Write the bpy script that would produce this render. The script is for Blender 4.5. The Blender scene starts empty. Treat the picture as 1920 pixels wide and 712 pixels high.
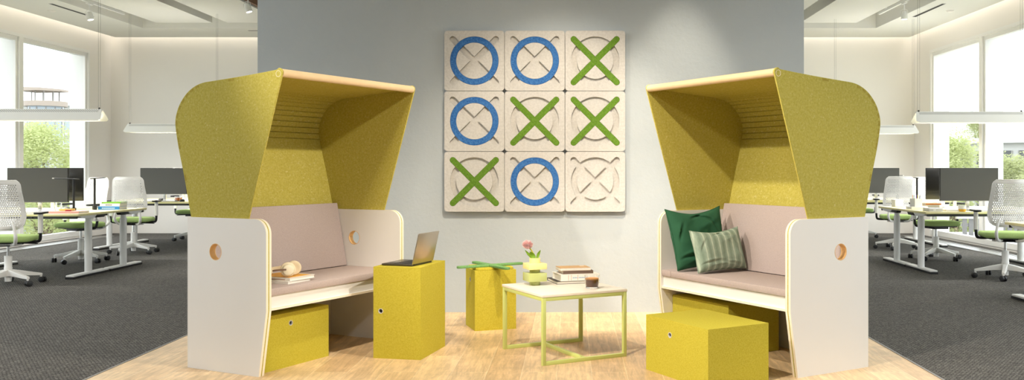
import bpy, bmesh, math, random
from mathutils import Vector, Matrix
random.seed(7)
PI = math.pi
sc = bpy.context.scene
COL = sc.collection

# ------------------------------------------------------------------ materials
def lin(c):
    c = c / 255.0
    return c / 12.92 if c <= 0.04045 else ((c + 0.055) / 1.055) ** 2.4
def rgb(r, g, b): return (lin(r), lin(g), lin(b), 1.0)

def new_mat(name):
    m = bpy.data.materials.new(name); m.use_nodes = True
    nt = m.node_tree; b = nt.nodes['Principled BSDF']
    return m, nt, b
def N(nt, t, **kw):
    n = nt.nodes.new(t)
    for k, v in kw.items():
        if k in n.inputs: n.inputs[k].default_value = v
        else: setattr(n, k, v)
    return n
def plain(name, c, rough=0.5, metal=0.0, spec=0.5, bump=0.0, bscale=200.0, var=0.0, vscale=6.0):
    m, nt, b = new_mat(name)
    b.inputs['Base Color'].default_value = c
    b.inputs['Roughness'].default_value = rough
    b.inputs['Metallic'].default_value = metal
    b.inputs['Specular IOR Level'].default_value = spec
    tc = N(nt, 'ShaderNodeTexCoord')
    if var > 0:
        nz = N(nt, 'ShaderNodeTexNoise', Scale=vscale, Detail=5.0)
        nt.links.new(tc.outputs['Object'], nz.inputs['Vector'])
        mx = N(nt, 'ShaderNodeMix', data_type='RGBA')
        mx.inputs[6].default_value = tuple(x * (1 - var) for x in c[:3]) + (1,)
        mx.inputs[7].default_value = tuple(min(1, x * (1 + var)) for x in c[:3]) + (1,)
        nt.links.new(nz.outputs['Fac'], mx.inputs[0])
        nt.links.new(mx.outputs[2], b.inputs['Base Color'])
    if bump > 0:
        n2 = N(nt, 'ShaderNodeTexNoise', Scale=bscale, Detail=3.0)
        nt.links.new(tc.outputs['Object'], n2.inputs['Vector'])
        bp = N(nt, 'ShaderNodeBump', Strength=bump, Distance=0.002)
        nt.links.new(n2.outputs['Fac'], bp.inputs['Height'])
        nt.links.new(bp.outputs['Normal'], b.inputs['Normal'])
    return m
def felt(name, c, c2, fibre, fs=70.0, fam=0.5):
    """pressed felt: mottled wool with pale stray fibres"""
    m, nt, b = new_mat(name)
    b.inputs['Roughness'].default_value = 0.95
    b.inputs['Specular IOR Level'].default_value = 0.15
    tc = N(nt, 'ShaderNodeTexCoord')
    n1 = N(nt, 'ShaderNodeTexNoise', Scale=fs, Detail=6.0, Roughness=0.7)
    nt.links.new(tc.outputs['Object'], n1.inputs['Vector'])
    r1 = N(nt, 'ShaderNodeMapRange'); r1.inputs[1].default_value = 0.35; r1.inputs[2].default_value = 0.65
    nt.links.new(n1.outputs['Fac'], r1.inputs[0])
    mx = N(nt, 'ShaderNodeMix', data_type='RGBA'); mx.inputs[6].default_value = c; mx.inputs[7].default_value = c2
    nt.links.new(r1.outputs[0], mx.inputs[0])
    mp = N(nt, 'ShaderNodeMapping'); mp.inputs['Scale'].default_value = (1, 0.35, 0.8); mp.inputs['Rotation'].default_value = (0.5, 0.8, 0.3)
    nt.links.new(tc.outputs['Object'], mp.inputs['Vector'])
    n2 = N(nt, 'ShaderNodeTexNoise', Scale=fs * 1.6, Detail=4.0, Roughness=0.8, Distortion=1.2)
    nt.links.new(mp.outputs[0], n2.inputs['Vector'])
    r2 = N(nt, 'ShaderNodeMapRange'); r2.inputs[1].default_value = 0.585; r2.inputs[2].default_value = 0.68; r2.inputs[4].default_value = fam
    nt.links.new(n2.outputs['Fac'], r2.inputs[0])
    mx2 = N(nt, 'ShaderNodeMix', data_type='RGBA'); mx2.inputs[7].default_value = fibre
    nt.links.new(mx.outputs[2], mx2.inputs[6]); nt.links.new(r2.outputs[0], mx2.inputs[0])
    nt.links.new(mx2.outputs[2], b.inputs['Base Color'])
    bp = N(nt, 'ShaderNodeBump', Strength=0.25, Distance=0.002)
    nt.links.new(n1.outputs['Fac'], bp.inputs['Height']); nt.links.new(bp.outputs['Normal'], b.inputs['Normal'])
    return m
def emit(name, c, s):
    m, nt, b = new_mat(name)
    b.inputs['Base Color'].default_value = c
    b.inputs['Emission Color'].default_value = c
    b.inputs['Emission Strength'].default_value = s
    return m

FELT = felt('mustard_felt', rgb(177, 164, 70), rgb(197, 184, 94), rgb(232, 225, 176), fam=0.75)
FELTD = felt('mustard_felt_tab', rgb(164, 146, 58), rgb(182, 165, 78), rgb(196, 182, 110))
FELTB = felt('mustard_felt_box', rgb(179, 165, 48), rgb(198, 185, 70), rgb(216, 207, 120), fs=150, fam=0.35)
FELTTILE = felt('oat_felt', rgb(182, 180, 177), rgb(198, 196, 193), rgb(162, 159, 154), fs=60, fam=0.4)
FELTBLUE = felt('blue_felt', rgb(34, 82, 146), rgb(70, 120, 180), rgb(136, 172, 208), fs=90, fam=0.6)
FELTGREEN = felt('green_felt', rgb(78, 112, 34), rgb(104, 140, 52), rgb(136, 168, 84), fs=90, fam=0.5)
FELTGREEN2 = felt('green_felt_loose', rgb(96, 140, 84), rgb(122, 166, 106), rgb(146, 186, 128), fs=110, fam=0.5)
FELTCUSH = felt('taupe_felt', rgb(174, 158, 153), rgb(194, 178, 172), rgb(212, 199, 193), fs=240, fam=0.5)
LAM = plain('white_laminate', rgb(236, 233, 228), 0.35, var=0.02, vscale=3)
PLYEDGE = plain('birch_ply_edge', rgb(246, 234, 212), 0.5, var=0.04, vscale=30)
PLYHOLE = plain('birch_ply_cut', rgb(232, 188, 126), 0.55, var=0.12, vscale=40)
PINE = plain('pale_beech', rgb(230, 200, 156), 0.45, var=0.06, vscale=14)
BLACK = plain('black_plastic', rgb(26, 26, 27), 0.45)
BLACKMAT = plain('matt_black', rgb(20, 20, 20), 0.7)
WHITEP = plain('white_plastic', rgb(238, 236, 231), 0.4)
WHITEM = plain('white_powder_coat', rgb(240, 239, 236), 0.35)
STEEL = plain('brushed_steel', rgb(200, 200, 198), 0.25, metal=1.0)
SILVER = plain('silver_plastic', rgb(205, 204, 200), 0.35)
SEATGREEN = felt('green_seat_fabric', rgb(158, 184, 112), rgb(174, 198, 130), rgb(184, 206, 144), fs=140, fam=0.3)
DESKTOP = plain('pale_yellow_ash', rgb(240, 230, 172), 0.45, var=0.04, vscale=9)
SCREEN = plain('matt_dark_screen', rgb(84, 83, 79), 0.5, spec=0.35)
GLOSSBLK = plain('glossy_black', rgb(22, 22, 21), 0.18)
LIME = plain('lime_powder_coat', rgb(202, 212, 126), 0.4)
TABTOP = plain('oat_tabletop', rgb(238, 229, 215), 0.4, var=0.03, vscale=25)
PLASTERW = plain('white_paint', rgb(236, 232, 226), 0.85, var=0.01, vscale=2)
CEILM = plain('ceiling_paint', rgb(226, 225, 219), 0.9, var=0.01, vscale=2)
FRAMEM = plain('window_paint', rgb(236, 235, 231), 0.5)
DARKSLOT = plain('dark_slot', rgb(40, 38, 34), 0.8)
ALU = plain('brushed_aluminium', rgb(190, 189, 186), 0.35, metal=0.9)
TRIMG = plain('grey_trim', rgb(128, 127, 124), 0.5)
BROWNWOOD = plain('brown_timber', rgb(120, 84, 56), 0.6, var=0.15, vscale=20)

def wall_mat():
    m, nt, b = new_mat('blue_grey_plaster')
    b.inputs['Roughness'].default_value = 0.9
    tc = N(nt, 'ShaderNodeTexCoord')
    n1 = N(nt, 'ShaderNodeTexNoise', Scale=2.2, Detail=8.0, Roughness=0.65)
    nt.links.new(tc.outputs['Object'], n1.inputs['Vector'])
    mx = N(nt, 'ShaderNodeMix', data_type='RGBA'); mx.inputs[6].default_value = rgb(167, 176, 183); mx.inputs[7].default_value = rgb(180, 187, 191)
    nt.links.new(n1.outputs['Fac'], mx.inputs[0]); nt.links.new(mx.outputs[2], b.inputs['Base Color'])
    n2 = N(nt, 'ShaderNodeTexNoise', Scale=14.0, Detail=8.0, Roughness=0.7)
    nt.links.new(tc.outputs['Object'], n2.inputs['Vector'])
    bp = N(nt, 'ShaderNodeBump', Strength=0.35, Distance=0.01)
    nt.links.new(n2.outputs['Fac'], bp.inputs['Height']); nt.links.new(bp.outputs['Normal'], b.inputs['Normal'])
    return m
WALLM = wall_mat()

def wood_floor():
    m, nt, b = new_mat('oak_planks')
    tc = N(nt, 'ShaderNodeTexCoord')
    mp = N(nt, 'ShaderNodeMapping'); mp.inputs['Rotation'].default_value = (0, 0, PI / 2); mp.inputs['Location'].default_value = (0.37, 0.09, 0)
    nt.links.new(tc.outputs['Object'], mp.inputs['Vector'])
    br = N(nt, 'ShaderNodeTexBrick'); br.offset = 0.37; br.squash = 1.0
    br.inputs['Scale'].default_value = 1.0; br.inputs['Brick Width'].default_value = 1.25; br.inputs['Row Height'].default_value = 0.205
    br.inputs['Mortar Size'].default_value = 0.0022; br.inputs['Mortar Smooth'].default_value = 0.3; br.inputs['Bias'].default_value = 0.0
    br.inputs['Color1'].default_value = rgb(214, 180, 136); br.inputs['Color2'].default_value = rgb(234, 203, 158); br.inputs['Mortar'].default_value = rgb(240, 216, 178)
    nt.links.new(mp.outputs[0], br.inputs['Vector'])
    # grain: stretched along the plank (texture x)
    mg = N(nt, 'ShaderNodeMapping'); mg.inputs['Scale'].default_value = (1.6, 16, 1)
    nt.links.new(mp.outputs[0], mg.inputs['Vector'])
    # break the grain per plank
    sep = N(nt, 'ShaderNodeVectorMath', operation='ADD')
    bw = N(nt, 'ShaderNodeTexBrick'); bw.offset = 0.37
    bw.inputs['Scale'].default_value = 1.0; bw.inputs['Brick Width'].default_value = 1.25; bw.inputs['Row Height'].default_value = 0.205
    bw.inputs['Mortar Size'].default_value = 0.0; bw.inputs['Color1'].default_value = (0, 0, 0, 1); bw.inputs['Color2'].default_value = (9, 7, 5, 1)
    nt.links.new(mp.outputs[0], bw.inputs['Vector'])
    nt.links.new(mg.outputs[0], sep.inputs[0]); nt.links.new(bw.outputs['Color'], sep.inputs[1])
    g1 = N(nt, 'ShaderNodeTexNoise', Scale=2.2, Detail=9.0, Roughness=0.72, Distortion=0.6)
    nt.links.new(sep.outputs[0], g1.inputs['Vector'])
    gr = N(nt, 'ShaderNodeMapRange'); gr.inputs[1].default_value = 0.3; gr.inputs[2].default_value = 0.72; gr.inputs[3].default_value = 0.66; gr.inputs[4].default_value = 1.2
    nt.links.new(g1.outputs['Fac'], gr.inputs[0])
    g2 = N(nt, 'ShaderNodeTexNoise', Scale=3.5, Detail=6.0, Roughness=0.75)
    nt.links.new(tc.outputs['Object'], g2.inputs['Vector'])
    gr2 = N(nt, 'ShaderNodeMapRange'); gr2.inputs[1].default_value = 0.3; gr2.inputs[2].default_value = 0.7; gr2.inputs[3].default_value = 0.80; gr2.inputs[4].default_value = 1.14
    nt.links.new(g2.outputs['Fac'], gr2.inputs[0])
    mul = N(nt, 'ShaderNodeMath', operation='MULTIPLY'); nt.links.new(gr.outputs[0], mul.inputs[0]); nt.links.new(gr2.outputs[0], mul.inputs[1])
    vm = N(nt, 'ShaderNodeVectorMath', operation='SCALE')
    nt.links.new(br.outputs['Color'], vm.inputs[0]); nt.links.new(mul.outputs[0], vm.inputs['Scale'])
    nt.links.new(vm.outputs[0], b.inputs['Base Color'])
    b.inputs['Roughness'].default_value = 0.42; b.inputs['Specular IOR Level'].default_value = 0.35
    bp = N(nt, 'ShaderNodeBump', Strength=0.15, Distance=0.002)
    nt.links.new(g1.outputs['Fac'], bp.inputs['Height']); nt.links.new(bp.outputs['Normal'], b.inputs['Normal'])
    return m
WOODF = wood_floor()

def carpet_mat():
    m, nt, b = new_mat('loop_carpet')
    b.inputs['Roughness'].default_value = 1.0; b.inputs['Specular IOR Level'].default_value = 0.05
    tc = N(nt, 'ShaderNodeTexCoord')
    nzw = N(nt, 'ShaderNodeTexNoise', Scale=40.0, Detail=2.0)
    nt.links.new(tc.outputs['Object'], nzw.inputs['Vector'])
    wv = N(nt, 'ShaderNodeVectorMath', operation='SCALE'); wv.inputs['Scale'].default_value = 0.022
    nt.links.new(nzw.outputs['Color'], wv.inputs[0])
    ad = N(nt, 'ShaderNodeVectorMath', operation='ADD'); nt.links.new(tc.outputs['Object'], ad.inputs[0]); nt.links.new(wv.outputs[0], ad.inputs[1])
    br = N(nt, 'ShaderNodeTexBrick'); br.offset = 0.5
    br.inputs['Scale'].default_value = 1.0; br.inputs['Brick Width'].default_value = 0.024; br.inputs['Row Height'].default_value = 0.017
    br.inputs['Mortar Size'].default_value = 0.0035; br.inputs['Mortar Smooth'].default_value = 0.8
    br.inputs['Color1'].default_value = rgb(104, 102, 99); br.inputs['Color2'].default_value = rgb(130, 127, 122); br.inputs['Mortar'].default_value = rgb(58, 57, 55)
    nt.links.new(ad.outputs[0], br.inputs['Vector'])
    n1 = N(nt, 'ShaderNodeTexNoise', Scale=55.0, Detail=4.0, Roughness=0.8)
    nt.links.new(tc.outputs['Object'], n1.inputs['Vector'])
    r1 = N(nt, 'ShaderNodeMapRange'); r1.inputs[1].default_value = 0.3; r1.inputs[2].default_value = 0.7; r1.inputs[3].default_value = 0.6; r1.inputs[4].default_value = 1.3
    nt.links.new(n1.outputs['Fac'], r1.inputs[0])
    vm = N(nt, 'ShaderNodeVectorMath', operation='SCALE'); nt.links.new(br.outputs['Color'], vm.inputs[0]); nt.links.new(r1.outputs[0], vm.inputs['Scale'])
    nt.links.new(vm.outputs[0], b.inputs['Base Color'])
    bp = N(nt, 'ShaderNodeBump', Strength=0.6, Distance=0.004)
    nt.links.new(br.outputs['Fac'], bp.inputs['Height']); bp.invert = True
    nt.links.new(bp.outputs['Normal'], b.inputs['Normal'])
    return m
CARPET = carpet_mat()

def glass_pane():
    m = bpy.data.materials.new('window_glass'); m.use_nodes = True
    nt = m.node_tree; nt.nodes.remove(nt.nodes['Principled BSDF']); out = nt.nodes['Material Output']
    t = N(nt, 'ShaderNodeBsdfTransparent'); t.inputs[0].default_value = (0.97, 0.985, 0.98, 1)
    g = N(nt, 'ShaderNodeBsdfGlossy'); g.inputs['Roughness'].default_value = 0.02
    mx = N(nt, 'ShaderNodeMixShader'); mx.inputs[0].default_value = 0.05
    nt.links.new(t.outputs[0], mx.inputs[1]); nt.links.new(g.outputs[0], mx.inputs[2]); nt.links.new(mx.outputs[0], out.inputs[0])
    return m
GLASS = glass_pane()
def clear_glass(name, tint=(1, 1, 1, 1), rough=0.0):
    m, nt, b = new_mat(name)
    b.inputs['Base Color'].default_value = tint; b.inputs['Transmission Weight'].default_value = 1.0
    b.inputs['Roughness'].default_value = rough; b.inputs['IOR'].default_value = 1.45
    return m
CUPGLASS = clear_glass('drinking_glass')

# ------------------------------------------------------------------ mesh helpers
def BM(): return bmesh.new()
def box(bm, x0, x1, y0, y1, z0, z1, M=None):
    vs = [bm.verts.new(Vector(p)) for p in ((x0,y0,z0),(x1,y0,z0),(x1,y1,z0),(x0,y1,z0),(x0,y0,z1),(x1,y0,z1),(x1,y1,z1),(x0,y1,z1))]
    for f in ((0,3,2,1),(4,5,6,7),(0,1,5,4),(1,2,6,5),(2,3,7,6),(3,0,4,7)): bm.faces.new([vs[i] for i in f])
    if M is not None:
        for v in vs: v.co = M @ v.co
    return vs
def frame_axes(d):
    d = d.normalized()
    a = Vector((0, 0, 1)) if abs(d.z) < 0.95 else Vector((1, 0, 0))
    x = d.cross(a).normalized(); y = d.cross(x).normalized()
    return x, y
def tube(bm, pts, r, n=10, cap=True):
    pts = [Vector(p) for p in pts]
    rs = r if isinstance(r, (list, tuple)) else [r] * len(pts)
    rings = []; px = None
    for i, p in enumerate(pts):
        d = (pts[min(i + 1, len(pts) - 1)] - pts[max(i - 1, 0)])
        if d.length < 1e-9: d = Vector((0, 0, 1))
        d.normalize()
        if px is None: x, y = frame_axes(d)
        else:
            x = (px - d * px.dot(d))
            if x.length < 1e-6: x, y = frame_axes(d)
            else: x.normalize(); y = d.cross(x)
        px = x
        rings.append([bm.verts.new(p + (x * math.cos(2*PI*k/n) + y * math.sin(2*PI*k/n)) * rs[i]) for k in range(n)])
    for a, b in zip(rings, rings[1:]):
        for k in range(n): bm.faces.new((a[k], a[(k+1) % n], b[(k+1) % n], b[k]))
    if cap:
        bm.faces.new(rings[0][::-1]); bm.faces.new(rings[-1])
def lathe(bm, prof, n=32, M=None):
    """prof: (radius, z) list; closed caps where radius is not 0"""
    M = M or Matrix.Identity(4); rings = []
    for r, z in prof:
        if r < 1e-6: rings.append([bm.verts.new(M @ Vector((0, 0, z)))])
        else: rings.append([bm.verts.new(M @ Vector((r*math.cos(2*PI*k/n), r*math.sin(2*PI*k/n), z))) for k in range(n)])
    for a, b in zip(rings, rings[1:]):
        for k in range(n):
            q = [a[k % len(a)], a[(k+1) % len(a)], b[(k+1) % len(b)], b[k % len(b)]]
            q2 = []
            for v in q:
                if v not in q2: q2.append(v)
            if len(q2) >= 3: bm.faces.new(q2)
    if len(rings[0]) > 1: bm.faces.new(rings[0][::-1])
    if len(rings[-1]) > 1: bm.faces.new(rings[-1])
def prism(bm, outer, h0, h1, holes=(), to3=None):
    """2D polygon (with holes) extruded from h0 to h1; to3(a, b, h) -> xyz"""
    to3 = to3 or (lambda a, b, h: (a, b, h))
    if not holes:
        A = [bm.verts.new(to3(a, b, h0)) for a, b in outer]; B = [bm.verts.new(to3(a, b, h1)) for a, b in outer]
        n = len(outer)
        bm.faces.new(A[::-1]); bm.faces.new(B)
        for i in range(n): bm.faces.new((A[i], A[(i+1) % n], B[(i+1) % n], B[i]))
        return
    tb = bmesh.new(); loops = []
    for L in [outer] + list(holes):
        vs = [tb.verts.new((a, b, 0)) for a, b in L]; loops.append(vs)
        for i in range(len(vs)): tb.edges.new((vs[i], vs[(i+1) % len(vs)]))
    bmesh.ops.triangle_fill(tb, use_beauty=True, use_dissolve=False, edges=tb.edges[:])
    tb.verts.ensure_lookup_table(); tb.verts.index_update()
    A = {v.index: bm.verts.new(to3(v.co.x, v.co.y, h0)) for v in tb.verts}
    B = {v.index: bm.verts.new(to3(v.co.x, v.co.y, h1)) for v in tb.verts}
    for f in tb.faces:
        ids = [v.index for v in f.verts]
        bm.faces.new([A[i] for i in ids[::-1]]); bm.faces.new([B[i] for i in ids])
    for vs in loops:
        ids = [v.index for v in vs]; n = len(ids)
        for i in range(n): bm.faces.new((A[ids[i]], A[ids[(i+1) % n]], B[ids[(i+1) % n]], B[ids[i]]))
    tb.free()
def obj(name, bm, mat, parent=None, bevel=0.0, seg=2, ang=35, smooth=True):
    bmesh.ops.recalc_face_normals(bm, faces=bm.faces[:])
    if bevel > 0:
        es = [e for e in bm.edges if len(e.link_faces) == 2 and e.calc_face_angle(0) > math.radians(30)]
        bmesh.ops.bevel(bm, geom=es, offset=bevel, segments=seg, profile=0.5, affect='EDGES', clamp_overlap=True)
    me = bpy.data.meshes.new(name); bm.to_mesh(me); bm.free()
    mats = mat if isinstance(mat, (list, tuple)) else [mat]
    for m in mats: me.materials.append(m)
    if smooth:
        me.polygons.foreach_set('use_smooth', [True] * len(me.polygons))
        me.set_sharp_from_angle(angle=math.radians(ang))
    o = bpy.data.objects.new(name, me); COL.objects.link(o)
    if parent is not None: o.parent = parent
    return o
def tag(o, label, cat, group=None):
    o['label'] = label; o['category'] = cat; o['kind'] = 'thing'
    if group: o['group'] = group
    return o
def thing(name, label, cat, loc=(0, 0, 0), rz=0.0, group=None):
    o = bpy.data.objects.new(name, None); COL.objects.link(o)
    o.empty_display_size = 0.1
    o.location = loc; o.rotation_euler = (0, 0, rz)
    return tag(o, label, cat, group)
def struct(name, bm, mat, parent=None, bevel=0.0):
    o = obj(name, bm, mat, parent, bevel)
    if parent is None: o['kind'] = 'structure'
    return o
def dup(root, loc=None, rz=None, label=None, group=None):
    r = root.copy(); COL.objects.link(r)
    if loc is not None: r.location = loc
    if rz is not None: r.rotation_euler = (0, 0, rz)
    if label: r['label'] = label
    if group: r['group'] = group
    for ch in list(root.children):
        c = ch.copy(); COL.objects.link(c); c.parent = r
        for g in list(ch.children):
            d = g.copy(); COL.objects.link(d); d.parent = c
    return r
def matslot(o, fn):
    for p in o.data.polygons: p.material_index = fn(p)
def circ(cx, cy, r, n=36, a0=0.0): return [(cx + r*math.cos(a0 + 2*PI*k/n), cy + r*math.sin(a0 + 2*PI*k/n)) for k in range(n)]
def arc(cx, cy, r, a0, a1, n):
    return [(cx + r*math.cos(a0 + (a1-a0)*k/n), cy + r*math.sin(a0 + (a1-a0)*k/n)) for k in range(n + 1)]
def rrect(x0, x1, y0, y1, r, n=6):
    p = []
    for cx, cy, a in ((x1-r, y0+r, -PI/2), (x1-r, y1-r, 0), (x0+r, y1-r, PI/2), (x0+r, y0+r, PI)): p += arc(cx, cy, r, a, a + PI/2, n)
    return p
def smooth_poly(pts, per=6):
    """Catmull-Rom through 2D/3D points (open)"""
    P = [Vector(p) for p in pts]; out = []
    for i in range(len(P) - 1):
        p0 = P[max(i-1, 0)]; p1 = P[i]; p2 = P[i+1]; p3 = P[min(i+2, len(P)-1)]
        for k in range(per):
            t = k / per
            out.append(0.5 * ((2*p1) + (p2-p0)*t + (2*p0-5*p1+4*p2-p3)*t*t + (3*p1-p0-3*p2+p3)*t*t*t))
    out.append(P[-1]); return [tuple(v) for v in out]

# ------------------------------------------------------------------ camera
cam = bpy.data.cameras.new('camera'); co = bpy.data.objects.new('camera', cam); COL.objects.link(co)
cam.sensor_width = 36.0; cam.lens = 1709.457 / 1920 * 36
cam.shift_x = (960 - 1072.44) / 1920; cam.shift_y = -(356 - 315.03) / 1920
co.location = (0, 0, 1.2); co.rotation_euler = (PI/2, 0, 0)
cam.clip_start = 0.05; cam.clip_end = 500
sc.camera = co

# ------------------------------------------------------------------ room
XL, XR, YB = -8.5, 6.31, 16.81
WL, WR = -2.76, 2.10            # edges of the plank floor
YW = 7.598                      # front of the feature wall
Y0 = -3.0
b = BM(); box(b, WL, WR, Y0, YW + 0.25, -0.12, 0.0); struct('floor_planks', b, WOODF)
b = BM(); box(b, XL - 0.3, WL - 0.012, Y0, YB + 0.2, -0.12, 0.0); box(b, WL - 0.012, WR + 0.012, YW + 0.25, YB + 0.2, -0.12, 0.0); box(b, WR + 0.012, XR + 0.3, Y0, YB + 0.2, -0.12, 0.0)
struct('floor_carpet', b, CARPET)
for nm, x in (('trim_1', WL - 0.012), ('trim_2', WR)):
    b = BM(); box(b, x, x + 0.012, Y0, YW + 0.25, -0.1, 0.003); struct(nm, b, TRIMG)
b = BM(); box(b, -2.62, 1.933, YW, YW + 0.25, 0.0, 4.2); struct('wall_feature', b, WALLM)
b = BM(); box(b, XL - 0.3, XR + 0.3, YB, YB + 0.2, 0.0, 4.2); struct('wall_back', b, PLASTERW)
b = BM(); box(b, XL - 0.3, XR + 0.3, Y0, YB + 0.2, 4.2, 4.4); struct('ceiling', b, CEILM)
b = BM(); box(b, XL - 0.3, XR + 0.3, Y0 - 0.2, Y0, 0.0, 4.4); struct('wall_front_blocker', b, WALLM)  # unseen wall added behind the camera to cut light from the front

# side walls with tall windows; every window is a bay between piers
HEAD, SILL = 3.27, 0.12
def side_wall(name, xin, sgn):
    xo = xin + sgn * 0.3
    b = BM()
    lo, hi = min(xin, xo), max(xin, xo)
    box(b, lo, hi, 16.06, YB, 0.0, 4.2)
    box(b, lo, hi, Y0, 16.06, HEAD, 4.2)
    box(b, lo, hi, Y0, 16.06, -0.12, 0.035)
    box(b, lo, hi, Y0, -0.06, 0.035, HEAD)
    struct(name, b, PLASTERW)
side_wall('wall_left', XL, -1); side_wall('wall_right', XR, 1)
wn = 0
for xin, sgn in ((XL, -1), (XR, 1)):
    for k in range(8):
        y1 = 16.06 - 2.0 * k + (0.0 if k == 0 else 0.0); y0 = y1 - 2.0
        wn += 1
        b = BM()
        def bx(d0, d1, a, c, z0, z1):
            xs = sorted((xin + sgn*d0, xin + sgn*d1)); box(b, xs[0], xs[1], a, c, z0, z1)
        # casing, rebate and slim sash around the bay, exterior fins at both ends
        bx(-0.012, 0.08, y0, y1, HEAD - 0.05, HEAD)
        bx(-0.012, 0.10, y0, y1, 0.035, SILL)
        bx(-0.012, 0.08, y1 - 0.05, y1, SILL, HEAD - 0.05); bx(-0.012, 0.08, y0, y0 + 0.05, SILL, HEAD - 0.05)
        bx(0.02, 0.10, y0 + 0.05, y1 - 0.05, HEAD - 0.11, HEAD - 0.05)
        bx(0.02, 0.10, y1 - 0.10, y1 - 0.05, SILL, HEAD - 0.11); bx(0.02, 0.10, y0 + 0.05, y0 + 0.10, SILL, HEAD - 0.11)
        bx(0.10, 0.30, y1 - 0.09, y1, 0.035, HEAD); bx(0.10, 0.30, y0, y0 + 0.09, 0.035, HEAD)
        w = struct('window_%d' % wn, b, FRAMEM)
        g = BM(); xs = sorted((xin + sgn*0.055, xin + sgn*0.063)); box(g, xs[0], xs[1], y0 + 0.09, y1 - 0.09, SILL - 0.01, HEAD - 0.1)
        obj('window_glass', g, GLASS, w, smooth=False)
# low perimeter ceiling with cove gap, and the rafts with dark channels between them
ZC = 3.59
b = BM()
box(b, XL + 0.15, -7.33, 8.0, YB - 0.15, ZC, 3.86); box(b, 5.19, XR - 0.15, 8.0, YB - 0.15, ZC, 3.86); box(b, -7.33, 5.19, 15.57, YB - 0.15, ZC, 3.86)
struct('ceiling_border', b, CEILM)
b = BM(); box(b, XL, XR, 8.0, YB, 3.86, 3.95); struct('ceiling_upper', b, CEILM)
for i, (x0, x1) in enumerate(((-6.84, -5.92), (-5.67, -4.73), (-4.38, -3.2), (-2.9, 2.3), (2.6, 3.51), (3.76, 4.68))):
    b = BM(); box(b, x0, x1, 8.0, 15.0, ZC, 3.86); struct('ceiling_raft_%d' % (i + 1), b, CEILM)
b = BM(); box(b, -5.9, -5.69, 12.6, 13.25, 3.66, 3.76); struct('trim_3', b, BROWNWOOD)
b = BM(); box(b, 3.53, 3.74, 12.6, 13.25, 3.66, 3.76); struct('trim_4', b, BROWNWOOD)
b = BM(); box(b, -4.71, -4.66, 8.0, 15.0, 3.61, 3.8); struct('trim_5', b, BROWNWOOD)

def slot(label, x0, x1, y0, y1):
    t = thing('ceiling_slot', label, 'air vent', ((x0+x1)/2, (y0+y1)/2, ZC - 0.004), group=None)
    hx, hy = (x1-x0)/2, (y1-y0)/2
    b = BM(); box(b, -hx, hx, -hy, hy, 0.0005, 0.0035); obj('slot_opening', b, DARKSLOT, t)
    b = BM()
    box(b, -hx-0.006, -hx, -hy-0.006, hy+0.006, 0, 0.0039); box(b, hx, hx+0.006, -hy-0.006, hy+0.006, 0, 0.0039)
    box(b, -hx, hx, -hy-0.006, -hy, 0, 0.0039); box(b, -hx, hx, hy, hy+0.006, 0, 0.0039)
    obj('slot_frame', b, ALU, t)
slot('dark linear air slot in ceiling beside the spotlight, above the left windows', -7.60, -7.55, 13.25, 14.40)
slot('dark linear air slot in ceiling beside the spotlight, above the right windows', 5.38, 5.43, 13.25, 14.40)
slot('short dark air slot in ceiling border touching the blue wall edge', -5.62, -4.2, 15.82, 15.86)
for x, side in ((-7.9, 'left'), (5.74, 'right')):
    t = thing('smoke_detector', 'small flat white disc on the ceiling above the %s windows' % side, 'detector', (x, 13.85, ZC))
    b = BM(); lathe(b, [(0.0, -0.022), (0.035, -0.02), (0.05, -0.008), (0.05, -0.0005)], 24); obj('detector_head', b, PLASTERW, t)
    b = BM(); lathe(b, [(0.06, -0.006), (0.06, -0.0003)], 24); obj('detector_ring', b, PLASTERW, t)
# floor trench grilles
for xa, xb, y0, y1, side in ((-8.30, -8.06, 0.5, 16.06, 'left'), (5.83, 6.06, 0.5, 16.06, 'right')):
    t = thing('floor_grille', 'long floor convector grille in carpet under the %s-hand windows' % side, 'floor vent', ((xa+xb)/2, (y0+y1)/2, 0.0))
    hw, hl = (xb-xa)/2, (y1-y0)/2
    b = BM(); box(b, -hw, -hw+0.03, -hl, hl, 0.0005, 0.012); box(b, hw-0.03, hw, -hl, hl, 0.0005, 0.012); box(b, -hw+.03, hw-.03, hl-0.02, hl, 0.0005, 0.012); obj('grille_frame', b, ALU, t)
    b = BM(); box(b, -hw+.03, hw-.03, -hl, hl-.02, 0.0005, 0.003); obj('grille_trough', b, DARKSLOT, t)
    b = BM()
    for k in range(3): x = -hw + 0.03 + (k+1)*(2*hw-0.06)/4; box(b, x-0.015, x+0.015, -hl, hl-.02, 0.003, 0.010)
    obj('grille_bars', b, ALU, t)

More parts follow.
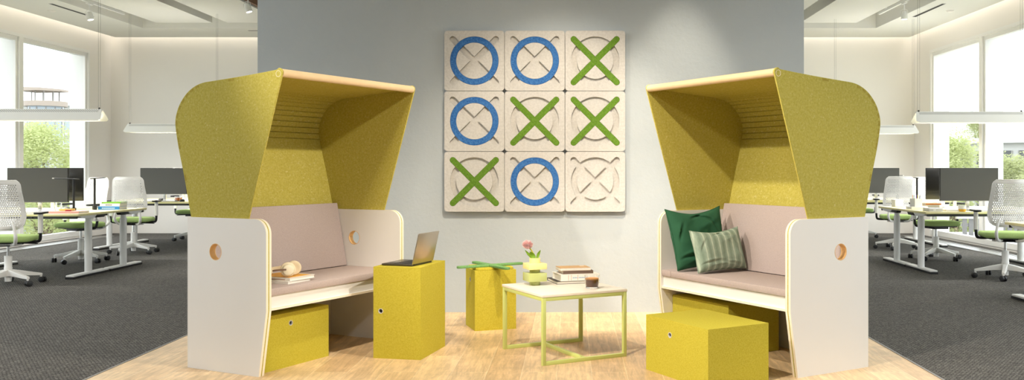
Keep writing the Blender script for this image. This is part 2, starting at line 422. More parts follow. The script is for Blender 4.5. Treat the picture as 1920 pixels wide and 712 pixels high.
# ------------------------------------------------------------------ booths
U_T = 0.041; BW = 1.282; BD = 0.5786; KF = 0.058; ZK = 0.38; ZP = 0.906
HOOD = [(0.0135, ZP), (-0.045, 1.146), (-0.091, 1.311), (-0.115, 1.417), (-0.123, 1.478), (-0.113, 1.53), (-0.082, 1.592), (-0.027, 1.65), (0.036, 1.688), (0.109, 1.710), (0.212, 1.719), (0.413, 1.734), (0.607, 1.751), (0.715, 1.762)]
def booth(name, label, s, loc, rz):
    t = thing(name, label, 'booth seat', loc, rz)
    V = lambda v, u, z: (s * v, u, z)
    # panel outline in (v, z)
    kx = BD + KF; R = 0.085
    outline = [(0, 0), (BD, 0), (kx, ZK)] + arc(kx - R, ZP - R, R, 0, PI/2, 10) + [(0, ZP)]
    ho = circ(0.234, 0.705, 0.05, 40)
    for u0 in (0.0, BW - U_T):
        b = BM()
        for a in (0.0, 0.0245): prism(b, outline, u0 + a, u0 + a + 0.0165, [ho], to3=lambda p, q, h: V(p, h, q))
        pn = obj('side_panel', b, [LAM, PLYEDGE], t, ang=30)
        matslot(pn, lambda p: 0 if abs(p.normal.y) > 0.9 else 1)
        b = BM(); prism(b, [(x, z) for x, z in outline], u0 + 0.0168, u0 + 0.0242, [circ(0.234, 0.705, 0.0502, 40)], to3=lambda p, q, h: V(p, h, q))
        obj('felt_core', b, FELT, pn, ang=30)
        b = BM()
        lathe_pts = []
        for k in range(40):
            a0, a1 = 2*PI*k/40, 2*PI*(k+1)/40
            q = []
            for (a, r, h) in ((a0, 0.0498, -0.0004), (a1, 0.0498, -0.0004), (a1, 0.0498, U_T + 0.0004), (a0, 0.0498, U_T + 0.0004)):
                q.append(V(0.234 + r*math.cos(a), u0 + h, 0.705 + r*math.sin(a)))
            q2 = [V(0.234 + 0.0465*math.cos(a), u0 + h, 0.705 + 0.0465*math.sin(a)) for a, h in ((a0, -0.0004), (a1, -0.0004), (a1, U_T + 0.0004), (a0, U_T + 0.0004))]
            o4 = [b.verts.new(p) for p in q]; i4 = [b.verts.new(p) for p in q2]
            b.faces.new(o4); b.faces.new(i4[::-1]); b.faces.new((o4[0], o4[1], i4[1], i4[0])); b.faces.new((o4[2], o4[3], i4[3], i4[2]))
        bmesh.ops.remove_doubles(b, verts=b.verts[:], dist=1e-5)
        obj('hole_lining', b, PLYHOLE, pn, ang=40)
    # hood
    ax, az, ar = 0.7201, 1.7436, 0.0265
    prof = smooth_poly(HOOD, 5)
    tip = arc(ax, az, ar, math.radians(97), math.radians(-14), 10)
    side = [(v, z) for v, z in prof if v < ax - 0.012 or z < 1.5] + tip + [(0.4853, ZP)]
    for ui, u0 in enumerate((0.0135, BW - 0.0135 - 0.010)):
        b = BM(); prism(b, side, u0, u0 + 0.010, to3=lambda p, q, h: V(p, h, q))
        hs = obj('hood_side', b, FELT, t, bevel=0.0015, seg=1)
        b = BM(); uo = u0 - 0.0006 if ui == 0 else u0 + 0.010 - 0.0004
        prism(b, circ(ax - 0.004, az - 0.006, 0.0185, 28), uo, uo + 0.001, [circ(ax - 0.004, az - 0.006, 0.0165, 28)], to3=lambda p, q, h: V(p, h, q))
        obj('rod_end_ring', b, PLYEDGE, hs)
    # bent shell: back and roof in one sheet, with saw kerfs on the inside of the bend
    pr = [Vector(p) for p in smooth_poly(HOOD, 10)]
    L = [0.0]
    for a, c in zip(pr, pr[1:]): L.append(L[-1] + (c - a).length)
    def at(l):
        for i in range(len(L) - 1):
            if L[i+1] >= l: 
                f = (l - L[i]) / max(1e-9, L[i+1] - L[i]); p = pr[i].lerp(pr[i+1], f); d = (pr[i+1] - pr[i]).normalized(); return p, Vector((d.y, -d.x))
        return pr[-1], Vector((0, -1))
    tot = L[-1] - 0.012
    zs = [1.40]
    kerf = []
    for i in range(len(L)):
        while len(kerf) < len(zs) and pr[i].y >= zs[len(kerf)]: kerf.append(L[i])
    k0 = kerf[-1]
    kerf += [k0 + 0.0425 * j for j in range(1, 12)]
    stops = sorted([tot * i / 70 for i in range(71)] + [k + d for k in kerf for d in (-0.0042, 0.0, 0.0042)])
    stops = [l for l in stops if not any(abs(l - k) < 0.0042 - 1e-6 and abs(l - k) > 1e-6 for k in kerf)]
    outp, inp = [], []
    for l in stops:
        p, n = at(l); q = p + n * 0.004
        outp.append((q.x, q.y)); dpt = 0.013
        if any(abs(l - k) < 1e-6 for k in kerf): dpt = 0.0048
        q = p + n * dpt; inp.append((q.x, q.y))
    b = BM(); ua, ub = 0.0236, BW - 0.0236
    rows = []
    for (o_, i_) in zip(outp, inp):
        rows.append([b.verts.new(V(o_[0], ua, o_[1])), b.verts.new(V(o_[0], ub, o_[1])), b.verts.new(V(i_[0], ub, i_[1])), b.verts.new(V(i_[0], ua, i_[1]))])
    for r0, r1 in zip(rows, rows[1:]):
        for k in range(4): b.faces.new((r0[k], r0[(k+1) % 4], r1[(k+1) % 4], r1[k]))
    b.faces.new(rows[0]); b.faces.new(rows[-1][::-1])
    shell = obj('hood_shell', b, FELT, t, ang=20)
    # finger tabs of the shell showing through the outer faces of the hood sides
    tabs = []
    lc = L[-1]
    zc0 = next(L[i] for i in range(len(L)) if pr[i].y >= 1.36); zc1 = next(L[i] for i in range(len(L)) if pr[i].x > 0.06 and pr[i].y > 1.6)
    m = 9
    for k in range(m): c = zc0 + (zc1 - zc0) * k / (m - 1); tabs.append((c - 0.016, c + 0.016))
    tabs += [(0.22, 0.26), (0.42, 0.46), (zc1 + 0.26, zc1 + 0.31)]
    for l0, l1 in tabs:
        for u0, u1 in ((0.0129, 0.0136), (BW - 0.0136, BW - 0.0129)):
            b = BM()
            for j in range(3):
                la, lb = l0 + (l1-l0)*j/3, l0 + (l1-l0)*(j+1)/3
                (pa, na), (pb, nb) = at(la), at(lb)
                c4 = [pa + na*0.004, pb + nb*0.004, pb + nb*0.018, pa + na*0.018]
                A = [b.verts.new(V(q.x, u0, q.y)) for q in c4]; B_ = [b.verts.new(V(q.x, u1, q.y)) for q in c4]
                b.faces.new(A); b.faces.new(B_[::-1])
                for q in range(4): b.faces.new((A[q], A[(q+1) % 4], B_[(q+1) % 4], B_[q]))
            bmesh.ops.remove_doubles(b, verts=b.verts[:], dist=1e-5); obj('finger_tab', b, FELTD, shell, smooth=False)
    # round beech rod at the front of the roof
    b = BM(); tube(b, [V(ax + 0.004, 0.0238, az - 0.001), V(ax + 0.004, BW - 0.0238, az - 0.001)], 0.0235, 20); obj('hood_rod', b, PINE, t)
    # bench: board, apron, cushions, back boards
    ui, uo = U_T + 0.0005, BW - U_T - 0.0005
    b = BM(); box(b, *sorted((s*0.02, s*0.632)), ui, uo, 0.378, 0.392); bo = obj('seat_board', b, [LAM, PLYEDGE], t)
    matslot(bo, lambda p: 0 if abs(p.normal.z) > 0.9 else 1)
    b = BM(); box(b, *sorted((s*0.60, s*0.616)), ui, uo, 0.392, 0.462); obj('apron', b, LAM, t)
    for u0, u1 in (((ui, uo),) if s > 0 else ((ui, uo - 0.10), (uo - 0.0985, uo))):
        b = BM(); box(b, *sorted((s*0.17, s*0.632)), u0, u1, 0.462, 0.505); obj('seat_cushion', b, FELTCUSH, t, bevel=0.006)
    c4 = [(0.173, 0.507), (0.083, 0.951), (0.040, 0.943), (0.128, 0.507)]
    b = BM(); prism(b, c4, ui + 0.002, uo - 0.002, to3=lambda p, q, h: V(p, h, q)); obj('back_cushion', b, FELTCUSH, t, bevel=0.006)
    b = BM(); box(b, *sorted((s*0.004, s*0.02)), ui, uo, 0.0, 0.90); obj('back_board', b, LAM, t)
    b = BM(); box(b, *sorted((s*0.02, s*0.60)), ui, uo, 0.392, 0.405); obj('seat_platform', b, LAM, t)
    return t
LB = dict(x=-2.3173, y=5.4958, t=0.4639); RB = dict(x=1.7903, y=5.5077, t=0.5337)
booth('hooded_booth', 'mustard hooded bench booth with taupe seat beside the laptop', 1, (LB['x'], LB['y'], 0), -LB['t'])
booth('hooded_booth', 'mustard hooded bench booth holding two green pillows', -1, (RB['x'], RB['y'], 0), RB['t'])
def lpt(side, u, v, z=0.0):
    B = LB if side == 'L' else RB; s = 1 if side == 'L' else -1
    return (B['x'] + s*math.sin(B['t'])*u + s*math.cos(B['t'])*v, B['y'] + math.cos(B['t'])*u - math.sin(B['t'])*v, z)

# ------------------------------------------------------------------ felt boxes
def felt_box(name, label, loc, rz, w, d, h, hole=None, group=None):
    """w along local x, d along local y; hole = (face, a, z) with face in 'x-','y-'"""
    t = thing(name, label, 'storage box', loc, rz, group)
    b = BM(); x0, x1, y0, y1 = -w/2, w/2, -d/2, d/2
    if hole:
        f, a, hz = hole
        if f == 'y-':
            prism(b, [(x0, 0), (x1, 0), (x1, h), (x0, h)], y0, y0 + 0.012, [circ(a, hz, 0.0135, 20)], to3=lambda p, q, k: (p, k, q))
            box(b, x0, x1, y0 + 0.012, y1, 0, h)
        else:
            prism(b, [(y0, 0), (y1, 0), (y1, h), (y0, h)], x0, x0 + 0.012, [circ(a, hz, 0.0135, 20)], to3=lambda p, q, k: (k, p, q))
            box(b, x0 + 0.012, x1, y0, y1, 0, h)
        bd = obj('box_body', b, FELTB, t, bevel=0.0, smooth=False)
        r = BM(); k = BM()
        to = (lambda p, q, kk: (p, y0 + kk, q)) if f == 'y-' else (lambda p, q, kk: (x0 + kk, p, q))
        prism(r, circ(a, hz, 0.0165, 24), -0.0015, 0.010, [circ(a, hz, 0.0125, 24)], to3=to); obj('finger_hole_ring', r, SILVER, bd)
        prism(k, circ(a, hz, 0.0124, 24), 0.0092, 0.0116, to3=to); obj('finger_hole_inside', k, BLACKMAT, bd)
    else:
        box(b, x0, x1, y0, y1, 0, h); obj('box_body', b, FELTB, t, bevel=0.003)
    return t
S1, S2, S3 = 0.59, 0.43, 0.327
p = lpt('L', 0.345, 0.531 - S2/2)
felt_box('storage_box', 'mustard felt box tucked under the bench of the laptop-side booth', p, PI/2 - LB['t'], S1, S2, S3, ('y-', -0.06 + 0.02, 0.262))
p = lpt('R', 0.944, 0.541 - S2/2)
felt_box('storage_box', 'mustard felt box half hidden under the bench of the pillow booth', p, RB['t'], S2, S1, S3)
p = ((0.461 + 1.115)/2 - 0.012, (5.459 + 5.137)/2 - 0.005, 0)
felt_box('storage_box', 'low mustard felt box lying in front of the pillow booth', p, RB['t'] - 0.012, S2, S1, S3, ('x-', 0.055, 0.242))
th = math.atan2(0.061, -0.306)
cx, cy = (-1.265 - 0.847)/2, (5.763 + 6.153)/2
felt_box('storage_box', 'tall mustard felt box standing upright under the laptop', (cx, cy, 0), math.atan2(-0.061, 0.306), 0.315, 0.46, 0.578, ('y-', -0.108, 0.299))
st = felt_box('storage_box', 'square mustard felt stool standing against the blue-grey wall', ((-0.820 - 0.412)/2, (6.978 + 6.838)/2, 0), math.atan2(0.106, 0.302), 0.315, 0.30, 0.443, ('x-', 0.0, 0.365))
st.name = 'felt_stool'; st['category'] = 'stool'
b = BM(); prism(b, rrect(-0.145, 0.145, -0.138, 0.138, 0.03), 0.443, 0.462); obj('stool_lid', b, FELTB, st, bevel=0.003)

# ------------------------------------------------------------------ wall game: 3 x 3 felt tiles
BWD, RO, RI, BC = 0.0245, 0.2, 0.151, 0.2524      # bar half width, ring radii, bar cap centre
def tile_regions(e=0.0012):
    w, ro, ri, c = BWD + e, RO + e, RI - e, BC
    star = []
    for k in range(4):
        a = PI/4 + k*PI/2; da = math.asin(w/ro)
        R = lambda x, y: (x*math.cos(a) - y*math.sin(a), x*math.sin(a) + y*math.cos(a))
        star.append(R(ro*math.cos(da), -w))
        star += [R(x, y) for x, y in arc(c, 0, w, -PI/2, PI/2, 10)]
        star.append(R(ro*math.cos(da), w))
        star += arc(0, 0, ro, a + da, a + PI/2 - da, 18)[1:-1]
    wedges = []
    for k in range(4):
        a = PI/4 + k*PI/2; m = a + PI/4; da = math.asin(w/ri)
        wedges.append([(w*math.sqrt(2)*math.cos(m), w*math.sqrt(2)*math.sin(m))] + arc(0, 0, ri, a + da, a + PI/2 - da, 16))
    return star, wedges
TT, TG = 0.031, 0.018     # tile thickness, groove depth
TCX, TCZ, TS = -0.3085, 1.5887, 0.5005
def make_tile(label):
    b = BM(); to = lambda p, q, h: (p, -h, q)
    h = 0.2485
    rr = rrect(-h, h, -h, h, 0.027, 6)
    star, wedges = tile_regions()
    prism(b, rr, 0.0, TT - TG, to3=to)
    prism(b, rr, TT - TG, TT, [star], to3=to)
    for w in wedges: prism(b, w, TT - TG, TT, to3=to)
    t = thing('art_tile', label, 'wall tile', (0, 0, 0), group=None)
    obj('tile_board', b, FELTTILE, t, ang=30)
    b = BM(); prism(b, rrect(-0.2, 0.2, -0.2, 0.2, 0.01), -0.014, 0.0, to3=to); obj('mounting_plate', b, BLACKMAT, t)
    return t
def ring_mesh():
    b = BM(); prism(b, circ(0, 0, RO, 72), 0.0, 0.017, [circ(0, 0, RI, 72)], to3=lambda p, q, h: (p, -h, q)); return b
def cross_mesh(to3, th=0.017):
    out = []
    w, c = BWD, BC
    for k in range(4):
        a = PI/4 + k*PI/2
        R = lambda x, y: (x*math.cos(a) - y*math.sin(a), x*math.sin(a) + y*math.cos(a))
        out.append(R(w, -w)); out += [R(x, y) for x, y in arc(c, 0, w, -PI/2, PI/2, 10)]
    b = BM(); prism(b, out, 0.0, th, to3=to3); return b
ROWS = ('top', 'middle', 'bottom'); COLS = ('left', 'centre', 'right')
GRID = ['OOX', 'OXX', 'XO.']
proto = None; pO = None; pX = None
TY = YW - 0.0155
for r in range(3):
    for c in range(3):
        g = GRID[r][c]
        x, z = TCX + (c - 1)*TS, TCZ + (1 - r)*TS
        where = 'in the %s row, %s column' % (ROWS[r], COLS[c]) if not (r == 1 and c == 1) else 'at the very centre of the grid'
        what = {'O': 'oat felt wall tile behind a blue ring', 'X': 'oat felt wall tile behind a green cross', '.': 'bare oat felt wall tile with empty grooves'}[g]
        lab = what + ', ' + where
        if proto is None: proto = make_tile(lab); t = proto; t.location = (x, TY, z)
        else: t = dup(proto, (x, TY, z), 0, lab)
        t['group'] = 'game tiles on the wall'
        loc = (x, TY - (TT - TG) - 0.0004, z)
        if g == 'O':
            if pO is None:
                pO = obj('art_ring', ring_mesh(), FELTBLUE, bevel=0.0012, seg=1); o = pO
            else: o = pO.copy(); COL.objects.link(o)
            o.location = loc; tag(o, 'blue felt ring set into the wall tile ' + where, 'game ring', 'blue rings on the wall')
        elif g == 'X':
            if pX is None:
                pX = obj('art_cross', cross_mesh(lambda p, q, h: (p, -h, q)), FELTGREEN, bevel=0.0012, seg=1); o = pX
            else: o = pX.copy(); COL.objects.link(o)
            o.location = loc; tag(o, 'green felt cross set into the wall tile ' + where, 'game cross', 'green crosses on the wall')
o = obj('felt_cross', cross_mesh(lambda p, q, h: (p, q, h), 0.017), FELTGREEN2, bevel=0.003)
o.location = (-0.612, 6.845, 0.4625); o.rotation_euler = (0, 0, math.radians(-12))
tag(o, 'loose green felt cross lying flat on the mustard stool', 'game cross')

# ------------------------------------------------------------------ coffee table and what stands on it
TH = math.atan2(0.282, 0.523); CT = ((-0.462 + 0.35)/2, (6.061 + 5.812)/2)
ct = thing('coffee_table', 'square coffee table with lime metal frame and pale top', 'table', (CT[0], CT[1], 0), TH)
h = 0.299; tz = 0.43
b = BM(); box(b, -h - 0.003, h + 0.003, -h - 0.003, h + 0.003, tz - 0.016, tz); obj('table_top', b, TABTOP, ct, bevel=0.0015)
q = 0.0115
for sx in (-1, 1):
    for sy in (-1, 1):
        b = BM(); box(b, sx*(h - q) - q, sx*(h - q) + q, sy*(h - q) - q, sy*(h - q) + q, 0, tz - 0.0162); obj('leg', b, LIME, ct, bevel=0.0012)
for sy in (-1, 1):
    b = BM(); box(b, -h + 2*q, h - 2*q, sy*(h - q) - q, sy*(h - q) + q, 0.0, 2*q); obj('floor_rail', b, LIME, ct, bevel=0.0012)
    b = BM(); box(b, -h + 2*q, h - 2*q, sy*(h - q) - q, sy*(h - q) + q, tz - 0.0392, tz - 0.0162); obj('top_rail', b, LIME, ct, bevel=0.0012)
for sx in (-1, 1):
    b = BM(); box(b, sx*(h - q) - q, sx*(h - q) + q, -h + 2*q, h - 2*q, tz - 0.0392, tz - 0.0162); obj('top_rail', b, LIME, ct, bevel=0.0012)
b = BM(); box(b, -q, q, -h + 2*q, h - 2*q, 0.0, 2*q); obj('floor_crossbar', b, LIME, ct, bevel=0.0012)

VGREEN = plain('pale_green_glaze', rgb(190, 198, 126), 0.10, var=0.05, vscale=30)
VYEL = plain('pale_yellow_glaze', rgb(250, 234, 158), 0.35)
va = thing('stacked_vase', 'pale green and yellow vase of stacked blocks on the coffee table', 'vase', (-0.245, 6.02, tz), math.radians(22))
b = BM(); s = 0.0625
lathe(b, [(0.035, 0.0), (0.035, 0.027)], 28); box(b, -s, s, -s, s, 0.027, 0.082)
lathe(b, [(0.035, 0.082), (0.035, 0.106)], 28); obj('lower_blocks', b, VGREEN, va, bevel=0.002)
b = BM(); box(b, -s, s, -s, s, 0.106, 0.144); obj('upper_block', b, VYEL, va, bevel=0.002)
b = BM(); lathe(b, [(0.036, 0.144), (0.036, 0.178), (0.032, 0.178), (0.032, 0.146), (0.0, 0.146)], 28); obj('vase_neck', b, VYEL, va)
STEMM = plain('stem_green', rgb(190, 186, 60), 0.5); LEAFM = plain('leaf_green', rgb(118, 156, 34), 0.45, var=0.15, vscale=40)
PETAL = plain('pink_petals', rgb(248, 208, 208), 0.7, var=0.15, vscale=60)
fl = thing('pink_flower', 'pink round pompon flower with three leaves standing in the stacked vase', 'flower', (-0.245, 6.02, tz + 0.148))
fc = Vector((-0.048, 0.0, 0.118))
b = BM(); tube(b, [tuple(p) for p in smooth_poly([(0.0, 0, 0.0), (-0.004, 0, 0.04), (-0.02, 0, 0.075), (-0.042, 0, 0.105)], 5)], 0.005, 8); obj('stem', b, STEMM, fl)
b = BM(); rnd = random.Random(3)
for i in range(230):
    z = 1 - 2*(i + 0.5)/230; a = i*2.39996; rr = math.sqrt(1 - z*z)
    d = Vector((rr*math.cos(a), rr*math.sin(a), z)); d = Vector((d.x, d.y, d.z)).normalized()
    x, y = frame_axes(d); ln = 0.038*(0.9 + 0.2*rnd.random()); w = 0.0036
    base = fc + d*0.012; tipp = fc + Vector((d.x*ln, d.y*ln, d.z*ln*0.8)) + Vector((rnd.uniform(-1, 1), rnd.uniform(-1, 1), rnd.uniform(-1, 1)))*0.002
    mid = base.lerp(tipp, 0.6)
    v = [b.verts.new(p) for p in (base, mid + x*w, tipp + x*w*0.5, tipp - x*w*0.5, mid - x*w, mid + y*w)]
    b.faces.new((v[0], v[1], v[5])); b.faces.new((v[0], v[5], v[4])); b.faces.new((v[1], v[2], v[3], v[5])); b.faces.new((v[5], v[3], v[4]))
obj('bloom', b, PETAL, fl, smooth=False)
def leaf(root, tipv, side, wid):
    b = BM(); root = Vector(root); tipv = Vector(tipv); side = Vector(side).normalized(); n = 8; rows = []
    up = (tipv - root).cross(side).normalized()
    for i in range(n + 1):
        f = i/n; w = wid*math.sin(PI*min(1, f*0.9 + 0.1))**0.8 * (1 if f < 1 else 0.02); p = root.lerp(tipv, f) + up*0.012*math.sin(PI*f)
        rows.append([p - side*w - up*0.003, p, p + side*w - up*0.003])
    vs = [[b.verts.new(q) for q in r] for r in rows]; bs = [[b.verts.new(q - up*0.0012) for q in r] for r in rows]
    for r0, r1 in zip(vs, vs[1:]):
        for k in range(2): b.faces.new((r0[k], r0[k+1], r1[k+1], r1[k]))
    for r0, r1 in zip(bs, bs[1:]):
        for k in range(2): b.faces.new((r0[k], r1[k], r1[k+1], r0[k+1]))
    for r0, r1, q0, q1 in zip(vs, vs[1:], bs, bs[1:]):
        b.faces.new((r0[0], r1[0], q1[0], q0[0])); b.faces.new((r0[2], q0[2], q1[2], r1[2]))
    obj('leaf', b, LEAFM, fl)
leaf((-0.004, -0.006, 0.02), (-0.066, -0.01, 0.083), (0.5, 0.3, 0.6), 0.009)
leaf((0.0, -0.012, 0.02), (-0.03, -0.025, 0.075), (1, 0.1, 0.3), 0.017)
leaf((0.012, 0.0, 0.02), (0.037, 0.0, 0.083), (0.8, 0.2, -0.4), 0.010)

# books
def book(name, label, cat, loc, rz, w, d, h, cover, pages, edge='y-', group=None, cov=0.0022, title=None):
    """hardback: two covers and a spine (spine on the far long side), page block inside"""
    t = thing(name, label, cat, loc, rz, group)
    b = BM(); x0, x1, y0, y1 = -w/2, w/2, -d/2, d/2
    box(b, x0, x1, y0, y1, 0, cov); box(b, x0, x1, y0, y1, h - cov, h)
    if edge == 'y-': box(b, x0, x1, y0, y0 + cov, cov, h - cov)
    elif edge == 'y+': box(b, x0, x1, y1 - cov, y1, cov, h - cov)
    elif edge == 'x-': box(b, x0, x0 + cov, y0, y1, cov, h - cov)
    obj('cover', b, cover, t)
    b = BM(); m = 0.004
    box(b, x0 + (cov if edge == 'x-' else m), x1 - m, y0 + (cov if edge == 'y-' else m), y1 - (cov if edge == 'y+' else m), cov, h - cov); obj('pages', b, pages, t)
    return t
PAGES = plain('paper_pages', rgb(240, 234, 222), 0.8, var=0.04, vscale=120)
DKCOV = plain('dark_brown_cover', rgb(46, 40, 36), 0.5); WHCOV = plain('white_cover', rgb(240, 236, 228), 0.45)
BRCOV = plain('brown_linen_cover', rgb(118, 97, 84), 0.7); KRAFT = plain('kraft_cover', rgb(192, 154, 106), 0.7, var=0.05, vscale=40)
ORANGE = plain('orange_cover', rgb(236, 174, 60), 0.5); GREYCOV = plain('grey_cover', rgb(170, 160, 146), 0.6)
BA = math.radians(17)
book('book', 'thin dark-edged book at the bottom of the coffee table stack', 'book', (0.008, 6.20, tz), BA, 0.30, 0.24, 0.019, DKCOV, PAGES, 'y+')
bk = book('book', 'thick white hardback in the coffee table stack', 'book', (0.026, 6.185, tz + 0.0193), BA + 0.02, 0.275, 0.20, 0.043, WHCOV, PAGES, 'y-')
INKB = plain('blue_ink', rgb(120, 160, 200), 0.6); INKR = plain('red_ink', rgb(210, 120, 100), 0.6)
b = BM(); box(b, -0.085, -0.083, -0.1003, -0.1000, 0.004, 0.039); box(b, -0.066, -0.064, -0.1003, -0.1, 0.004, 0.039); box(b, -0.02, -0.018, -0.1003, -0.1, 0.004, 0.039); obj('spine_rules', b, INKR, bk)
b = BM()
for k in range(7): box(b, -0.055 + k*0.005, -0.052 + k*0.005, -0.1003, -0.1, 0.017, 0.024)
for k in range(12): box(b, -0.012 + k*0.005, -0.009 + k*0.005, -0.1003, -0.1, 0.017, 0.024)
obj('spine_text', b, INKB, bk)
book('notebook', 'brown linen notebook between the white hardback and the spiral pad', 'notebook', (0.022, 6.18, tz + 0.0626), BA - 0.02, 0.21, 0.15, 0.021, BRCOV, PAGES, 'y-')
sp = thing('spiral_notebook', 'kraft spiral notebook lying on top of the coffee table stack', 'notebook', (0.008, 6.175, tz + 0.0839), BA - 0.05)
b = BM(); box(b, -0.105, 0.105, -0.072, 0.075, 0.017, 0.0185); obj('front_cover', b, KRAFT, sp)
b = BM(); box(b, -0.105, 0.105, -0.072, 0.075, 0.0, 0.0015); obj('back_cover', b, KRAFT, sp)
b = BM(); box(b, -0.104, 0.104, -0.070, 0.074, 0.0015, 0.017); obj('pages', b, PAGES, sp)
b = BM()
for k in range(24):
    x = -0.1 + k*0.2/23
    tube(b, [(x, -0.075 + 0.0095*math.cos(a), 0.0095 + 0.0093*math.sin(a)) for a in [2*PI*j/10 for j in range(11)]], 0.0011, 5)
obj('spiral_wire', b, WHITEP, sp)
b = BM(); box(b, 0.055, 0.085, 0.03, 0.05, 0.0185, 0.0188); obj('cover_sticker', b, PAGES, sp)

# espresso glass
ES = plain('black_coffee', rgb(92, 44, 20), 0.2); CREMA = plain('coffee_crema', rgb(226, 156, 84), 0.5, var=0.2, vscale=80)
eg = thing('coffee_glass', 'clear tumbler of black coffee with crema at the coffee table edge', 'glass', (0.128, 5.845, tz))
b = BM()
lathe(b, [(0.0, 0.0), (0.034, 0.0), (0.040, 0.006), (0.045, 0.03), (0.047, 0.085), (0.0448, 0.085), (0.043, 0.03), (0.038, 0.012), (0.0, 0.010)], 40); obj('tumbler', b, CUPGLASS, eg)
b = BM(); lathe(b, [(0.0, 0.0105), (0.037, 0.0125), (0.0422, 0.03), (0.0436, 0.058), (0.0, 0.058)], 40); obj('coffee', b, ES, eg)
b = BM(); lathe(b, [(0.0436, 0.0582), (0.0439, 0.066), (0.0, 0.066)], 40); obj('crema', b, CREMA, eg)

# ------------------------------------------------------------------ laptop on the tall box
lp = thing('laptop', 'open dark grey laptop standing on the tall mustard box', 'laptop', (-0.976, 5.868, 0.579), math.radians(-18.5))
# local: y from 0.. along hinge? hinge along local y, base towards -x
DG = plain('dark_grey_aluminium', rgb(96, 92, 86), 0.4, metal=0.8); LIDM = plain('laptop_lid_aluminium', rgb(178, 168, 152), 0.28, metal=0.85)
b = BM(); prism(b, rrect(-0.218, 0.0, -0.145 + 0.03, 0.165, 0.008), 0.001, 0.012); obj('base', b, DG, lp, bevel=0.0015)
b = BM()
for i in range(5):
    for j in range(13): x = -0.045 - i*0.019; y = -0.095 + j*0.0185; box(b, x - 0.0165, x, y, y + 0.0165, 0.0121, 0.0132)
obj('keyboard', b, BLACK, lp, smooth=False)
b = BM(); box(b, -0.205, -0.155, -0.03, 0.075, 0.0121, 0.0125); obj('trackpad', b, GLOSSBLK, lp)
M = Matrix.Translation((0.0, 0, 0.010)) @ Matrix.Rotation(math.radians(13), 4, 'Y')
b = BM(); box(b, 0.0, 0.0065, -0.115, 0.165, 0.004, 0.203, M); obj('screen_lid', b, LIDM, lp, bevel=0.001)
b = BM(); box(b, -0.0006, -0.0001, -0.107, 0.157, 0.014, 0.197, M); obj('display', b, GLOSSBLK, lp)
b = BM(); tube(b, [(0.0, -0.09, 0.0105), (0.0, 0.14, 0.0105)], 0.0055, 12); obj('hinge', b, BLACK, lp)

# ------------------------------------------------------------------ headphones and books on the left bench
bz = 0.5056
a1 = math.atan2(0.206, 0.067)
def corner_place(c, a, l1, l2):   # centre of rectangle with near corner c, side l1 along a, side l2 along a+90
    d1 = Vector((math.cos(a), math.sin(a))); d2 = Vector((-math.sin(a), math.cos(a)))
    q = Vector(c) + d1*l1/2 + d2*l2/2; return q.x, q.y
ca = math.radians(68)
x, y = corner_place((-1.697, 5.449), ca, 0.212, 0.27)
book('book', 'white paperback lying flat on the bench under another book', 'book', (x, y, bz), ca, 0.212, 0.27, 0.016, WHCOV, PAGES, 'x-')
x, y = corner_place((-1.690, 5.462), ca - 0.05, 0.222, 0.275)
bk = book('book', 'orange-topped book lying directly under the cream headphones', 'book', (x, y, bz + 0.0163), ca - 0.05, 0.222, 0.275, 0.020, WHCOV, PAGES, 'x-')
b = BM(); box(b, -0.105, 0.09, -0.125, 0.13, 0.0201, 0.0206); obj('cover_print', b, ORANGE, bk)
b = BM(); box(b, -0.1113, -0.111, -0.10, 0.12, 0.006, 0.010); obj('spine_band', b, plain('spine_band', rgb(176, 128, 106), 0.6), bk)
hp = thing('headphones', 'cream over-ear headphones lying on the orange-topped book', 'headphones', (-1.742, 5.555, bz + 0.037), 0.0)
CREAM = plain('cream_plastic', rgb(240, 228, 200), 0.4); CREAMP = plain('cream_leather', rgb(232, 216, 184), 0.65)
BAND = plain('brown_band', rgb(140, 112, 92), 0.5)
for sy in (-1, 1):
    M = Matrix.Translation((0.03, sy*0.055, 0.045)) @ Matrix.Rotation(math.radians(-18), 4, 'Z') @ Matrix.Rotation(-sy*PI/2, 4, 'X')
    # outward = +z of M: pointing to -y for sy=-1
    M = Matrix.Translation((0.03, sy*0.055, 0.0455)) @ Matrix.Rotation(math.radians(20), 4, 'Z') @ Matrix.Rotation(PI/2 if sy < 0 else -PI/2, 4, 'X')
    b = BM(); lathe(b, [(0.0, 0.030), (0.020, 0.030), (0.030, 0.026), (0.034, 0.018), (0.036, 0.006), (0.036, 0.0)], 36, M); ec = obj('ear_cup', b, CREAM, hp)
    b = BM(); lathe(b, [(0.0, -0.020), (0.026, -0.0205), (0.032, -0.023), (0.040, -0.022), (0.045, -0.012), (0.044, -0.002), (0.036, 0.003)], 36, M); obj('ear_cushion', b, CREAMP, ec)
b = BM()
path = smooth_poly([(0.03, -0.092, 0.05), (-0.02, -0.088, 0.046), (-0.09, -0.070, 0.036), (-0.135, -0.02, 0.03), (-0.135, 0.03, 0.03), (-0.09, 0.085, 0.036), (-0.02, 0.094, 0.046), (0.03, 0.094, 0.05)], 6)
def ribbon(b, path, hw, th):
    rows = []
    P = [Vector(p) for p in path]
    for i, p in enumerate(P):
        d = (P[min(i+1, len(P)-1)] - P[max(i-1, 0)]).normalized(); s_ = d.cross(Vector((0, 0, 1))).normalized(); up = Vector((0, 0, 1))
        rows.append([b.verts.new(p + s_*th + up*hw), b.verts.new(p - s_*th + up*hw), b.verts.new(p - s_*th - up*hw), b.verts.new(p + s_*th - up*hw)])
    for r0, r1 in zip(rows, rows[1:]):
        for k in range(4): b.faces.new((r0[k], r0[(k+1) % 4], r1[(k+1) % 4], r1[k]))
    b.faces.new(rows[0]); b.faces.new(rows[-1][::-1])
ribbon(b, path, 0.005, 0.0018); obj('slider', b, BAND, hp)
